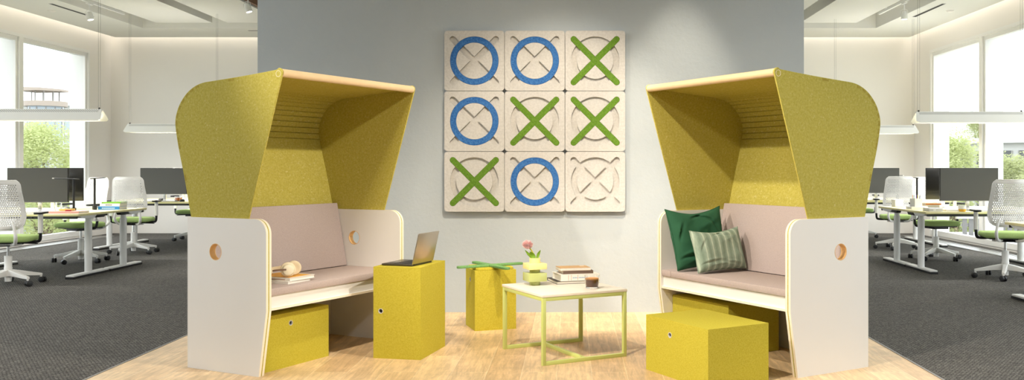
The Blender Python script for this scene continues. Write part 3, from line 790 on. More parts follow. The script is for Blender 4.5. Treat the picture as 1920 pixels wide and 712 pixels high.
b = BM(); ribbon(b, path[9:-9], 0.013, 0.006); obj('headband', b, CREAMP, hp, bevel=0.002)

# ------------------------------------------------------------------ pillows
FOLDS = [(0.15, 0.72, -0.5, 0.28), (-0.05, 0.80, 0.4, 0.22), (0.55, 0.35, 2.2, 0.25), (-0.55, -0.58, 0.15, 0.35), (-0.2, -0.80, 0.1, 0.3), (0.35, -0.75, -0.3, 0.3), (-0.75, 0.2, 1.2, 0.25), (0.7, -0.3, 1.8, 0.25)]
def pillow(name, label, loc, rot, w, hgt, thick, mat, seed, pinch=0.10, wr=0.006, taper=0.0, sag=0.0):
    rnd = random.Random(seed); n = 56
    from mathutils import noise
    b = BM(); grid = {}
    for sidev in (1, -1):
        for i in range(n + 1):
            for j in range(n + 1):
                if sidev < 0 and (i in (0, n) or j in (0, n)): grid[(sidev, i, j)] = grid[(1, i, j)]; continue
                a, c = -1 + 2*i/n, -1 + 2*j/n
                # edges pulled in between the pointed corners
                x = a*(1 - pinch*(1 - c*c)*abs(a)**3); y = c*(1 - pinch*(1 - a*a)*abs(c)**3); x *= 1 + taper*c; y -= sag*(1 - abs(a)**1.6)*max(0.0, c)**2
                e = max(0.0, (1 - a**4)*(1 - c**4)); z = sidev*thick/2*(e**0.55)
                px, py = x*w/2, y*hgt/2
                nz = noise.noise(Vector((px*9 + seed, py*9, sidev*3.0)))*wr*e**0.3*1.2 + noise.noise(Vector((px*22, py*22 + seed, sidev*5.0)))*wr*0.45*e**0.4
                # creases radiating from the lower edge and corners
                cr = math.exp(-((c + 0.62)/0.10)**2)*math.exp(-((a + 0.2)/0.5)**2) - 0.8*math.exp(-((c - 0.35 - 0.4*(a-0.1))/0.10)**2)*math.exp(-((a - 0.3)/0.3)**2)
                # soft folds running in from the edges
                fo = 0.0
                for fx, fy, fa, fl_ in FOLDS:
                    dx_, dy_ = a - fx, c - fy; u_ = dx_*math.cos(fa) + dy_*math.sin(fa); v_ = -dx_*math.sin(fa) + dy_*math.cos(fa) + 0.25*u_*u_
                    fo += math.exp(-(u_/fl_)**2)*(math.exp(-(v_/0.045)**2) - 0.7*math.exp(-((v_ - 0.09)/0.05)**2))
                grid[(sidev, i, j)] = b.verts.new((px, py, z + sidev*(nz - cr*wr*1.2*e - fo*wr*1.5*min(1.0, e*3))))
        for i in range(n):
            for j in range(n):
                q = [grid[(sidev, i, j)], grid[(sidev, i+1, j)], grid[(sidev, i+1, j+1)], grid[(sidev, i, j+1)]]
                b.faces.new(q if sidev > 0 else q[::-1])
    t = thing(name, label, 'pillow', loc)
    t.rotation_euler = rot.to_euler()
    obj('pillow_cover', b, mat, t, ang=60)
    b = BM(); loop = [(i, 0) for i in range(n)] + [(n, j) for j in range(n)] + [(n - i, n) for i in range(n)] + [(0, n - j) for j in range(n + 1)]
    pts = []
    for i, j in loop:
        a, c = -1 + 2*i/n, -1 + 2*j/n
        pts.append((a*(1 - pinch*(1 - c*c)*abs(a)**3)*w/2*(1 + taper*c), (c*(1 - pinch*(1 - a*a)*abs(c)**3) - sag*(1 - abs(a)**1.6)*max(0.0, c)**2)*hgt/2, 0))
    tube(b, pts, 0.0028, 6); obj('piping', b, mat, t)
    return t
GREENP = plain('dark_green_linen', rgb(48, 94, 68), 0.9, spec=0.2, bump=0.3, bscale=500, var=0.12, vscale=15)
def stripe_mat():
    m, nt, b = new_mat('sage_striped_weave')
    b.inputs['Roughness'].default_value = 0.95
    tc = N(nt, 'ShaderNodeTexCoord')
    wv = N(nt, 'ShaderNodeTexWave', Scale=5.6, Distortion=0.0); wv.bands_direction = 'X'; wv.wave_profile = 'SIN'
    nt.links.new(tc.outputs['Object'], wv.inputs['Vector'])
    cr = N(nt, 'ShaderNodeValToRGB'); e = cr.color_ramp.elements
    e[0].position = 0.0; e[0].color = rgb(128, 146, 128); e[1].position = 0.7; e[1].color = rgb(150, 166, 148)
    x = cr.color_ramp.elements.new(0.93); x.color = rgb(156, 172, 154); x = cr.color_ramp.elements.new(0.995); x.color = rgb(188, 200, 180)
    nt.links.new(wv.outputs['Fac'], cr.inputs[0])
    w2 = N(nt, 'ShaderNodeTexNoise', Scale=260.0, Detail=2.0); mp = N(nt, 'ShaderNodeMapping'); mp.inputs['Scale'].default_value = (1, 0.15, 1)
    nt.links.new(tc.outputs['Object'], mp.inputs['Vector']); nt.links.new(mp.outputs[0], w2.inputs['Vector'])
    r = N(nt, 'ShaderNodeMapRange'); r.inputs[1].default_value = 0.3; r.inputs[2].default_value = 0.7; r.inputs[3].default_value = 0.88; r.inputs[4].default_value = 1.1
    nt.links.new(w2.outputs['Fac'], r.inputs[0])
    vm = N(nt, 'ShaderNodeVectorMath', operation='SCALE'); nt.links.new(cr.outputs[0], vm.inputs[0]); nt.links.new(r.outputs[0], vm.inputs['Scale'])
    nt.links.new(vm.outputs[0], b.inputs['Base Color'])
    return m
SAGE = stripe_mat()
def basis(xd, zd):
    """columns: local x = width dir, local y = up dir in plane, local z = face normal"""
    x = Vector(xd).normalized(); z = Vector(zd); z = (z - x*z.dot(x)).normalized(); y = z.cross(x)
    return Matrix((x, y, z)).transposed().to_4x4()
# width runs along the booth's depth, face looks back along its length
vx = Vector((math.cos(RB['t']), math.sin(RB['t']), 0)); uu = Vector((-math.sin(RB['t']), math.cos(RB['t']), 0))
M = basis(vx, -uu*math.cos(math.radians(13)) + Vector((0, 0, math.sin(math.radians(13))))) @ Matrix.Rotation(math.radians(1.5), 4, 'Z')
c = lpt('R', 1.10, 0.432, 0.724)
pillow('pillow', 'plain dark green pillow leaning on the inside of the booth side', c, M, 0.45, 0.42, 0.13, GREENP, 4, pinch=0.08, taper=0.06, sag=0.14, wr=0.008)
M = basis(vx + Vector((0, 0, 0.035)), -uu*math.cos(math.radians(17)) + vx*0.10 + Vector((0, 0, math.sin(math.radians(17)))))
c = lpt('R', 0.925, 0.396, 0.656)
pillow('pillow', 'small sage striped pillow in front of the dark green pillow', c, M, 0.415, 0.285, 0.12, SAGE, 11, pinch=0.07, wr=0.004, sag=0.13)

# ------------------------------------------------------------------ office desks
def make_desk(label, x0, x1, y0, y1, near):
    """near=True: user sits on the low-y side"""
    w, d = x1 - x0, y1 - y0
    t = thing('office_desk', label, 'desk', ((x0+x1)/2, (y0+y1)/2, 0), 0 if near else PI, 'white legged office desks')
    b = BM(); box(b, -w/2, w/2, -d/2, d/2 - 0.0003, 0.68, 0.705); obj('desk_top', b, DESKTOP, t, bevel=0.002)
    b = BM(); box(b, -w/2 + 0.03, w/2 - 0.03, -d/2 + 0.02, -d/2 + 0.05, 0.652, 0.6795); box(b, -w/2 + 0.15, w/2 - 0.15, d/2 - 0.12, d/2 - 0.08, 0.645, 0.6795); obj('under_beam', b, BLACK, t)
    b = BM(); box(b, w/2 - 0.62, w/2 - 0.5, -d/2 + 0.008, -d/2 + 0.0195, 0.655, 0.675); obj('height_switch', b, BLACK, t)
    for sx in (-1, 1):
        x = sx*(w/2 - 0.10)
        b = BM(); lathe(b, [(0.031, 0.35), (0.031, 0.645)], 24, Matrix.Translation((x, 0, 0))); lathe(b, [(0.039, 0.04), (0.039, 0.60)], 24, Matrix.Translation((x, 0, 0)))
        lg = obj('leg_column', b, WHITEM, t)
        b = BM(); box(b, x - 0.045, x + 0.045, -d/2 + 0.018, d/2 - 0.026, 0.022, 0.042); obj('foot', b, WHITEM, lg, bevel=0.006)
        b = BM(); box(b, x - 0.043, x + 0.043, -d/2 + 0.004, d/2 - 0.012, 0.0, 0.0218); obj('foot_pad', b, BLACK, lg)
        xa, xb = sorted((sx*(w/2 - 0.02), sx*(w/2 - 0.075)))
        b = BM(); prism(b, [(-d/2 + 0.055, 0.6795), (0.03, 0.6795), (0.0, 0.655), (-0.045, 0.640), (-d/2 + 0.12, 0.655)], xa, xb, to3=lambda p, q, h: (h, p, q)); obj('top_bracket', b, WHITEM, lg, bevel=0.003)
        b = BM(); prism(b, [(0.035, 0.6795), (d/2 - 0.16, 0.6795), (d/2 - 0.20, 0.645), (0.02, 0.645)], xa, xb, to3=lambda p, q, h: (h, p, q)); obj('bracket_cover', b, BLACK, lg, bevel=0.002)
    return t
DL = [(-7.07, -5.32), (4.0, 5.76)]
make_desk('front desk of the left window pair, with pink notebook and desk lamp', *DL[0], 9.82, 10.614, True)
make_desk('rear desk of the left window pair, with blue and green book stack', *DL[0], 10.616, 11.41, False)
make_desk('far left desk by the back wall with the orange drinking glass', *DL[0], 13.34, 14.134, True)
make_desk('rearmost desk on the left, mostly hidden behind the monitor', *DL[0], 14.136, 14.93, False)
make_desk('right-hand desk with the two-tone cup and the wide monitor', *DL[1], 10.31, 11.104, True)
make_desk('right-hand desk carrying the white pen box and orange papers', *DL[1], 11.106, 11.90, False)
make_desk('far right desk whose monitor edge shows beside the hooded booth', *DL[1], 13.83, 14.624, True)
make_desk('rearmost right desk standing nearest the back wall', *DL[1], 14.626, 15.42, False)
make_desk('nearest right desk, only its yellow corner and foot tip in frame', *DL[1], 7.64, 8.43, False)

# ------------------------------------------------------------------ office chairs
def make_chair(label):
    t = thing('office_chair', label, 'chair', (0, 0, 0), 0, 'green seat office chairs')
    # faces +y; back on -y side
    b = BM()
    lathe(b, [(0.0, 0.035), (0.032, 0.035), (0.036, 0.16), (0.040, 0.17), (0.036, 0.185), (0.036, 0.30), (0.0, 0.30)], 20)
    for k in range(5):
        a = PI/2 + 0.3 + k*2*PI/5; c, s = math.cos(a), math.sin(a)
        P = [(0.02, 0.125, 0.026, 0.035), (0.12, 0.115, 0.022, 0.026), (0.24, 0.095, 0.018, 0.018), (0.315, 0.085, 0.016, 0.012)]
        rows = []
        for r, z, hw, hh in P: rows.append([b.verts.new((r*c - sx*hw*s, r*s + sx*hw*c, z + sz*hh)) for sx, sz in ((-1, -1), (1, -1), (1, 1), (-1, 1))])
        for r0, r1 in zip(rows, rows[1:]):
            for q in range(4): b.faces.new((r0[q], r0[(q+1) % 4], r1[(q+1) % 4], r1[q]))
        b.faces.new(rows[0]); b.faces.new(rows[-1][::-1])
        tube(b, [(0.305*c, 0.305*s, 0.085), (0.305*c, 0.305*s, 0.045)], 0.011, 8)
    base = obj('star_base', b, WHITEP, t, bevel=0.003, seg=1)
    for k in range(5):
        a = PI/2 + 0.3 + k*2*PI/5; c, s = math.cos(a), math.sin(a); tw = a + 0.9 + 0.7*k
        cx, cy = 0.318*c, 0.318*s; ux, uy = math.cos(tw), math.sin(tw)
        b = BM()
        for off in (-0.016, 0.016):
            M = Matrix.Translation((cx + ux*off, cy + uy*off, 0.0305)) @ Matrix.Rotation(tw - PI/2, 4, 'Z') @ Matrix.Rotation(PI/2, 4, 'X')
            M = Matrix.Translation((cx + ux*off, cy + uy*off, 0.0305)) @ Matrix.Rotation(tw, 4, 'Z') @ Matrix.Rotation(PI/2, 4, 'Y')
            lathe(b, [(0.022, -0.013), (0.030, -0.010), (0.030, 0.010), (0.022, 0.013)], 18, M)
        obj('caster', b, BLACK, base)
    b = BM(); tube(b, [(0, 0, 0.28), (0, 0, 0.42)], 0.014, 14); obj('gas_lift', b, STEEL, t)
    b = BM(); box(b, -0.10, 0.10, -0.14, 0.13, 0.405, 0.432); box(b, -0.20, 0.20, -0.16, 0.17, 0.432, 0.447); tube(b, [(0.1, 0.03, 0.425), (0.27, 0.03, 0.418)], 0.005, 8); obj('mechanism', b, BLACK, t, bevel=0.006)
    # seat cushion
    b = BM(); pl = rrect(-0.245, 0.245, -0.22, 0.25, 0.11, 8); n = len(pl)
    lay = [(0.90, 0.447), (0.985, 0.455), (1.0, 0.475), (0.985, 0.497), (0.93, 0.508), (0.6, 0.512), (0.2, 0.511)]
    rings = [[b.verts.new((x*f, y*f + 0.0, z - (0.012*max(0, (y*f - 0.15)/0.1) if z > 0.49 else 0))) for x, y in pl] for f, z in lay]
    for r0, r1 in zip(rings, rings[1:]):
        for k in range(n): b.faces.new((r0[k], r0[(k+1) % n], r1[(k+1) % n], r1[k]))
    b.faces.new(rings[0][::-1]); b.faces.new(rings[-1]); obj('seat', b, SEATGREEN, t, ang=70)
    # perforated backrest shell: grid of cells with hexagonal holes on a curved trapezoid
    b = BM(); nr, nc = 26, 22; zb, zt = 0.575, 1.075
    def surf(a, f):      # a -1..1 across, f 0..1 up
        hw = (0.190 + (0.230 - 0.190)*math.sin(f/0.28*PI/2)) if f < 0.28 else (0.230 + (0.192 - 0.230)*((f - 0.28)/0.72))
        if f > 0.88: hw -= 0.034*((f - 0.88)/0.12)**2.6
        if f < 0.10: hw -= 0.06*((0.10 - f)/0.10)**2
        zz = zb + (zt - zb)*f
        y = -0.255 - 0.05*f + 0.045*math.sin(PI*min(1, f*1.3)) * 0.6 + 0.055*a*a - 0.02*math.cos(f*6)*math.exp(-a*a*4)
        return Vector((a*hw, y, zz))
    ring8 = [(-1, -1), (0, -1), (1, -1), (1, 0), (1, 1), (0, 1), (-1, 1), (-1, 0)]
    for r in range(nr):
        off = 0.5 if r % 2 else 0.0; ncr = nc - (1 if r % 2 else 0)
        f0, f1 = r/nr, (r + 1)/nr
        cols = [0.0] + ([0.5/nc] if off else []) + [(i + 1 + off)/nc for i in range(ncr)]
        if off: cols = [0.0, 0.5/nc] + [(i + 1.5)/nc for i in range(nc - 1)] + [1.0]
        else: cols = [i/nc for i in range(nc + 1)]
        for i in range(len(cols) - 1):
            a0, a1 = -1 + 2*cols[i], -1 + 2*cols[i+1]
            ac, fc_ = (a0 + a1)/2, (f0 + f1)/2
            solid = abs(ac) > 0.86 or r < 2 or r > nr - 3 or (a1 - a0) < 1.4/nc
            if solid:
                q = [b.verts.new(surf(a, f)) for a, f in ((a0, f0), ((a0+a1)/2, f0), (a1, f0), (a1, f1), ((a0+a1)/2, f1), (a0, f1))]
                b.faces.new(q)
            else:
                sz = 0.54 if abs(ac) > 0.35 else 0.46
                O = [b.verts.new(surf(ac + (a1-a0)/2*dx, fc_ + (f1-f0)/2*dy)) for dx, dy in ring8]
                I = [b.verts.new(surf(ac + (a1-a0)/2*sz*dx*(0.72 if dx and dy else 1), fc_ + (f1-f0)/2*sz*dy*(0.72 if dx and dy else 1)*1.1)) for dx, dy in ring8]
                for k in range(8): b.faces.new((O[k], O[(k+1) % 8], I[(k+1) % 8], I[k]))
    bmesh.ops.remove_doubles(b, verts=b.verts[:], dist=2e-4)
    bk = obj('backrest', b, WHITEP, t, ang=50)
    md = bk.modifiers.new('thickness', 'SOLIDIFY'); md.thickness = 0.006; md.offset = 0
    # rim around the shell
    b = BM(); rim = [surf(-1 + 2*i/12, 0) for i in range(12)] + [surf(1, i/24) for i in range(24)] + [surf(1 - 2*i/12, 1) for i in range(12)] + [surf(-1, 1 - i/24) for i in range(25)]
    tube(b, [tuple(p) for p in rim], 0.0065, 7); obj('backrest_rim', b, WHITEP, bk)
    # bracket carrying the back: a spine and two loops down to the mechanism
    b = BM()
    for sx in (-1, 1): tube(b, smooth_poly([(sx*0.05, -0.10, 0.425), (sx*0.13, -0.20, 0.43), (sx*0.165, -0.275, 0.50), (sx*0.15, -0.272, 0.60), (sx*0.13, -0.262, 0.66)], 5), [0.018]*12 + [0.015]*9, 8)
    box(b, -0.16, 0.16, -0.14, -0.08, 0.41, 0.438); obj('back_bracket', b, WHITEP, t, bevel=0.004, seg=1)
    for sx in (-1, 1):
        b = BM(); tube(b, smooth_poly([(sx*0.17, 0.02, 0.440), (sx*0.25, 0.02, 0.440), (sx*0.292, 0.01, 0.455), (sx*0.302, 0.0, 0.52), (sx*0.302, 0.0, 0.545)], 5), 0.016, 8); ar = obj('armrest', b, BLACK, t)
        b = BM(); prism(b, rrect(-0.020, 0.020, -0.028, 0.028, 0.014, 4), 0.53, 0.725, to3=lambda p, q, h: (sx*0.302 + p, q - 0.0*h, h)); obj('arm_post', b, WHITEP, ar)
        b = BM(); prism(b, rrect(-0.042, 0.042, -0.12, 0.12, 0.035, 5), 0.725, 0.748, to3=lambda p, q, h: (sx*0.302 + p, q + 0.02, h)); obj('arm_pad', b, BLACK, ar, bevel=0.005)
    return t
chair0 = make_chair('green and white mesh chair cut by the left picture edge')
chair0.location = (-5.80, 9.38, 0); chair0.rotation_euler = (0, 0, math.radians(12))
for (x, y, rz, lab) in (
    (-6.28, 11.66, 180 - 25, 'green and white mesh chair turned between lamp post and black monitor'),
    (-6.17, 12.83, 10, 'green and white mesh chair seen from behind before the back-wall desk'),
    (-6.30, 15.20, 180 + 5, 'green and white mesh chair mostly hidden by the laptop-side booth'),
    (4.72, 9.93, -10, 'green and white mesh chair cut by the right picture edge'),
    (4.80, 12.02, 180 + 8, 'green and white mesh chair facing out behind the right-hand wide monitor'),
    (4.84, 13.55, -12, 'green and white mesh chair seen from behind next to the pillow booth'),
    (4.92, 15.72, 180 - 6, 'green and white mesh chair at rearmost right desk, just peeking past booth')):
    dup(chair0, (x, y, 0), math.radians(rz), lab)

# ------------------------------------------------------------------ monitors and desk clutter
ZD = 0.7055
CHIN = plain('monitor_chin', rgb(112, 111, 107), 0.4)
def make_monitor(label):
    t = thing('monitor', label, 'monitor', (0, 0, 0), 0, 'desk monitors')
    # screen faces -y
    w, hh = 0.69, 0.392
    b = BM(); box(b, -w/2, w/2, -0.012, 0.016, 0.105, 0.105 + hh); obj('housing', b, GLOSSBLK, t, bevel=0.004)
    b = BM(); box(b, -w/2 + 0.004, w/2 - 0.004, -0.0135, -0.0122, 0.117, 0.105 + hh - 0.004); obj('screen', b, SCREEN, t)
    b = BM(); box(b, -w/2 + 0.002, w/2 - 0.002, -0.0140, -0.0122, 0.107, 0.1165); obj('chin', b, CHIN, t)
    b = BM(); box(b, -0.022, 0.022, 0.03, 0.045, 0.004, 0.30); box(b, -0.05, 0.05, 0.0162, 0.031, 0.22, 0.32); obj('stand_post', b, STEEL, t, bevel=0.002)
    b = BM(); prism(b, rrect(-0.11, 0.11, -0.07, 0.10, 0.012), 0.0, 0.006); obj('stand_foot', b, SILVER, t)
    return t
m0 = make_monitor('wide grey monitor on the front left desk, facing us')
m0.location = (-6.06, 10.35, ZD)
for x, y, r, lab in (
    (-6.17, 10.87, 180, 'glossy black monitor back on the rear left desk'),
    (-6.09, 13.60, 0, 'grey monitor on the far left desk near the orange glass'),
    (-6.12, 14.40, 180, 'black monitor back peeking past the laptop-side booth hood'),
    (4.70, 10.80, 0, 'wide grey monitor above the two-tone cup'),
    (4.76, 11.38, 180, 'glossy black monitor back beside the orange papers'),
    (4.75, 14.20, 0, 'grey monitor beside the pillow booth hood')):
    dup(m0, (x, y, ZD), math.radians(r), lab)

def desk_lamp(label, x, y, rz, ln=0.33, h=0.375, tilt=0.0):
    t = thing('desk_lamp', label, 'lamp', (x, y, ZD), rz)
    b = BM(); lathe(b, [(0.026, 0.0), (0.026, 0.05), (0.0, 0.05)], 18); obj('lamp_base', b, BLACK, t)
    b = BM(); tube(b, [(0, 0, 0.045), (0, 0, h)], 0.012, 12); obj('lamp_pole', b, BLACK, t)
    b = BM(); box(b, -0.05, ln, -0.011, 0.011, h - 0.004, h + 0.006, Matrix.Rotation(-tilt, 4, 'Y')); obj('lamp_arm', b, BLACK, t, bevel=0.002)
    b = BM(); box(b, ln - 0.02, ln + 0.002, -0.0112, 0.0112, h - 0.0045, h + 0.0065, Matrix.Rotation(-tilt, 4, 'Y')); obj('arm_tip', b, SILVER, t)
desk_lamp('thin black desk lamp reaching left across the left monitors', -5.585, 10.22, math.radians(178), 0.25, 0.372, 0.03)
desk_lamp('thin black desk lamp standing next to the blue book stack', -5.67, 10.83, math.radians(80), 0.2, 0.372, 0.04)
desk_lamp('black desk lamp on the far left desk reaching over the monitor', -5.45, 13.7, math.radians(180), 0.36, 0.385)
desk_lamp('black desk lamp standing behind the white pen box', 4.295, 11.35, math.radians(80), 0.20, 0.372, 0.02)
desk_lamp('black desk lamp rising over the chair near the right back corner', 5.30, 14.85, math.radians(20), 0.12, 0.375)

BLUEC = plain('blue_cover', rgb(38, 128, 196), 0.5); GRNC = plain('green_cover', rgb(106, 168, 44), 0.5); PINKC = plain('pink_cover', rgb(236, 178, 172), 0.7)
YELC = plain('yellow_card', rgb(240, 210, 110), 0.6); REDC = plain('red_plastic', rgb(196, 56, 40), 0.5)
INKD = plain('dark_ink', rgb(60, 58, 56), 0.6); INKW = plain('white_ink', rgb(236, 240, 244), 0.6)
bx_, by_ = -5.525, 10.97
bk = book('book', 'blue book at the bottom of the left desk stack', 'book', (bx_, by_, ZD), 0.04, 0.25, 0.21, 0.038, BLUEC, PAGES)
b = BM()
for k in range(14): box(b, -0.08 + k*0.011, -0.073 + k*0.011, -0.1053, -0.105, 0.013, 0.022)
obj('spine_text', b, INKW, bk)
bk = book('book', 'white middle book of the left desk stack', 'book', (bx_ + 0.01, by_ + 0.005, ZD + 0.0383), 0.02, 0.235, 0.20, 0.034, WHCOV, PAGES)
b = BM()
for k in range(6): box(b, -0.05 + k*0.013, -0.041 + k*0.013, -0.1003, -0.1, 0.010, 0.024)
obj('spine_text', b, INKD, bk)
book('book', 'thin green book on top of the left desk stack', 'book', (bx_ + 0.02, by_ + 0.005, ZD + 0.0726), 0.05, 0.22, 0.19, 0.016, GRNC, PAGES)
book('notebook', 'pink notebook at the near edge of the left front desk', 'notebook', (-5.53, 10.03, ZD), 0.0, 0.33, 0.22, 0.024, PINKC, PAGES)
t = thing('sticky_note_block', 'yellow note block lying on the pink notebook', 'note block', (-5.57, 10.06, ZD + 0.0243), 0.05)
b = BM(); box(b, -0.065, 0.065, -0.045, 0.045, 0, 0.022); obj('note_pad', b, YELC, t, bevel=0.001)
t = thing('stapler', 'small red stapler on the pink notebook before the yellow block', 'stapler', (-5.51, 9.975, ZD + 0.0243), 0.1)
b = BM(); box(b, -0.03, 0.03, -0.012, 0.012, 0, 0.006); obj('stapler_base', b, REDC, t, bevel=0.001)
b = BM(); box(b, -0.03, 0.027, -0.010, 0.010, 0.0063, 0.016); obj('stapler_head', b, REDC, t, bevel=0.003)
def tumbler(label, x, y, z, r, h, liquid=None, mat=None, cat='glass', name='drinking_glass'):
    t = thing(name, label, cat, (x, y, z))
    b = BM(); lathe(b, [(0.0, 0.0), (r*0.8, 0.0), (r, h*0.25), (r, h), (r - 0.003, h), (r - 0.003, h*0.25), (r*0.8 - 0.002, 0.006), (0.0, 0.006)], 24); obj('tumbler', b, mat or CUPGLASS, t)
    if liquid:
        b = BM(); lathe(b, [(0.0, 0.0065), (r*0.8 - 0.003, 0.0068), (r - 0.0035, h*0.25), (r - 0.0035, h*0.78), (0.0, h*0.78)], 24); obj('drink', b, liquid, t)
    return t
tumbler('clear empty drinking glass on the left front desk', -5.70, 10.12, ZD, 0.036, 0.115)
TEA = plain('orange_tea', rgb(226, 130, 50), 0.2)
tumbler('drinking glass of orange tea on the far left desk', -5.88, 13.62, ZD, 0.054, 0.072, TEA)
YCUP = plain('yellow_glaze', rgb(230, 178, 62), 0.4)
cu = thing('two_tone_cup', 'white and yellow cup on the right-hand front desk', 'cup', (4.445, 10.39, ZD))
b = BM(); lathe(b, [(0.0, 0.0), (0.036, 0.0), (0.042, 0.012), (0.043, 0.03)], 28); obj('cup_bottom', b, YCUP, cu)
b = BM(); lathe(b, [(0.043, 0.0302), (0.0445, 0.07), (0.041, 0.07), (0.040, 0.0302)], 28); obj('cup_wall', b, WHITEP, cu)
def mouse(label, x, y, rz):
    t = thing('computer_mouse', label, 'mouse', (x, y, ZD), rz)
    b = BM(); rows = []
    for f, hz in ((1.0, 0.0), (1.0, 0.012), (0.9, 0.024), (0.6, 0.033), (0.2, 0.036)): rows.append([b.verts.new((p*f, q*f, hz)) for p, q in rrect(-0.031, 0.031, -0.055, 0.055, 0.028, 5)])
    for r0, r1 in zip(rows, rows[1:]):
        for k in range(len(r0)): b.faces.new((r0[k], r0[(k+1) % len(r0)], r1[(k+1) % len(r0)], r1[k]))
    b.faces.new(rows[0][::-1]); b.faces.new(rows[-1]); obj('mouse_shell', b, BLACK, t, ang=60)
    b = BM(); lathe(b, [(0.006, -0.003), (0.006, 0.003)], 12, Matrix.Translation((0, 0.025, 0.031)) @ Matrix.Rotation(PI/2, 4, 'Y')); obj('scroll_wheel', b, SILVER, t)
mouse('black computer mouse beside the orange tea glass', -5.77, 13.5, 0.2)
mouse('black computer mouse left of the far left monitor stand', -6.28, 13.95, -0.2)
mouse('black computer mouse behind the left front monitor stand', -5.93, 10.72, 0.3)
def keyboard(label, x, y, rz):
    t = thing('computer_keyboard', label, 'keyboard', (x, y, ZD), rz)
    b = BM(); box(b, -0.21, 0.21, -0.06, 0.06, 0, 0.010); obj('keyboard_tray', b, SILVER, t, bevel=0.002)
    b = BM()
    for i in range(5):
        for j in range(16): box(b, -0.203 + j*0.0255, -0.203 + j*0.0255 + 0.022, -0.054 + i*0.0218, -0.054 + i*0.0218 + 0.018, 0.0101, 0.014)
    obj('keys', b, WHITEP, t, smooth=False)
keyboard('slim keyboard in front of the left front monitor', -6.1, 9.99, 0)
keyboard('slim keyboard before the far left monitor', -6.05, 13.47, 0)
keyboard('slim keyboard in front of the right-hand wide monitor', 4.85, 10.45, 0)
t = thing('docking_station', 'small white dock with dark slots behind the far left monitor', 'dock', (-5.72, 14.32, ZD))
b = BM(); box(b, -0.13, 0.13, -0.05, 0.05, 0, 0.085); obj('dock_body', b, WHITEP, t, bevel=0.006)
b = BM(); box(b, -0.10, 0.02, -0.0512, -0.0501, 0.045, 0.055); box(b, 0.06, 0.08, -0.0512, -0.0501, 0.04, 0.06); obj('dock_slots', b, BLACK, t)
# right-hand clutter
pt = thing('desk_tray', 'low white tray under the pen box', 'tray', (4.155, 10.98, ZD), 0.1)
b = BM(); box(b, -0.105, 0.105, -0.07, 0.07, 0, 0.034); obj('tray_body', b, WHITEP, pt, bevel=0.003)
pb = thing('pen_box', 'white open cube box full of coloured pens', 'pen holder', (4.14, 10.97, ZD + 0.0343), 0.25)
b = BM()
for x0, x1, y0, y1 in ((-0.05, -0.045, -0.05, 0.05), (0.045, 0.05, -0.05, 0.05), (-0.045, 0.045, -0.05, -0.045), (-0.045, 0.045, 0.045, 0.05)): box(b, x0, x1, y0, y1, 0.0, 0.095)
box(b, -0.045, 0.045, -0.045, 0.045, 0.0, 0.004); obj('box_walls', b, WHITEP, pb)
PENS = [('orange', (224, 130, 50)), ('green', (70, 130, 70)), ('purple', (110, 80, 170)), ('yellow', (210, 190, 60)), ('black', (40, 40, 44))]
rnd = random.Random(9)
for k, (nm, c) in enumerate(PENS):
    t = thing('pen', nm + ' pen standing in the white pen box', 'pen', (4.14 - 0.026 + k*0.013, 10.97 + (k % 2)*0.02 - 0.01, ZD + 0.0395), 0, 'pens in the white box')
    m = plain('pen_' + nm, rgb(*c), 0.4); lean = (k - 2)*0.008
    b = BM(); tube(b, [(0, 0, 0.001), (lean, 0, 0.11)], 0.0042, 8); obj('pen_barrel', b, m, t)
    b = BM(); tube(b, [(lean*1.005, 0, 0.1103), (lean*1.2, 0, 0.135)], [0.0045, 0.003], 8); obj('pen_cap', b, m, t)
t = thing('storage_cube', 'small white cube box on desk before the perforated chair back', 'box', (4.19, 11.74, ZD), 0.1)
b = BM(); box(b, -0.055, 0.055, -0.055, 0.055, 0, 0.075); obj('cube_body', b, WHITEP, t, bevel=0.003)
b = BM(); box(b, -0.057, 0.057, -0.057, 0.057, 0.0752, 0.09); obj('cube_lid', b, WHITEP, t, bevel=0.003)
t = thing('file_box', 'flat pale grey file box on the right-hand desk edge', 'box', (4.14, 10.42, ZD), 0.0)
GREYB = plain('pale_grey_card', rgb(214, 212, 208), 0.7)
b = BM(); box(b, -0.08, 0.08, -0.05, 0.13, 0, 0.038); obj('file_body', b, GREYB, t, bevel=0.002)
b = BM(); box(b, -0.03, 0.0, -0.0508, -0.0501, 0.008, 0.03); obj('file_label', b, WHITEP, t)
book('notebook', 'large white pad lying flat beside the pale grey file box', 'notebook', (4.36, 10.52, ZD), 0.0, 0.20, 0.28, 0.024, WHCOV, PAGES)
for k, (dx, lab, cm, hh) in enumerate(((0.0, 'white folder under the orange folder on the right-hand desk', WHCOV, 0.03), (0.02, 'orange folder lying by the black monitor back', plain('orange_card', rgb(232, 150, 80), 0.6), 0.018))):
    book('folder', lab, 'folder', (4.545 + dx, 11.60, ZD + (0.0 if k == 0 else 0.0303)), 0.05*k, 0.20, 0.16, hh, cm, PAGES)

# ------------------------------------------------------------------ pendant lamps
CABLE = plain('grey_cable', rgb(120, 118, 114), 0.6)
LAMPW = plain('lamp_white', rgb(240, 240, 236), 0.4)
def perf_mat():
    m, nt, b = new_mat('lamp_perforation')
    b.inputs['Roughness'].default_value = 0.5
    tc = N(nt, 'ShaderNodeTexCoord')
    wv = N(nt, 'ShaderNodeTexWave', Scale=24.0, Distortion=0.0); wv.bands_direction = 'DIAGONAL'
    nt.links.new(tc.outputs['Object'], wv.inputs['Vector'])
    cr = N(nt, 'ShaderNodeValToRGB'); cr.color_ramp.elements[0].position = 0.42; cr.color_ramp.elements[0].color = rgb(172, 172, 168); cr.color_ramp.elements[1].position = 0.52; cr.color_ramp.elements[1].color = rgb(236, 236, 232)
    nt.links.new(wv.outputs['Fac'], cr.inputs[0]); nt.links.new(cr.outputs[0], b.inputs['Base Color'])
    return m
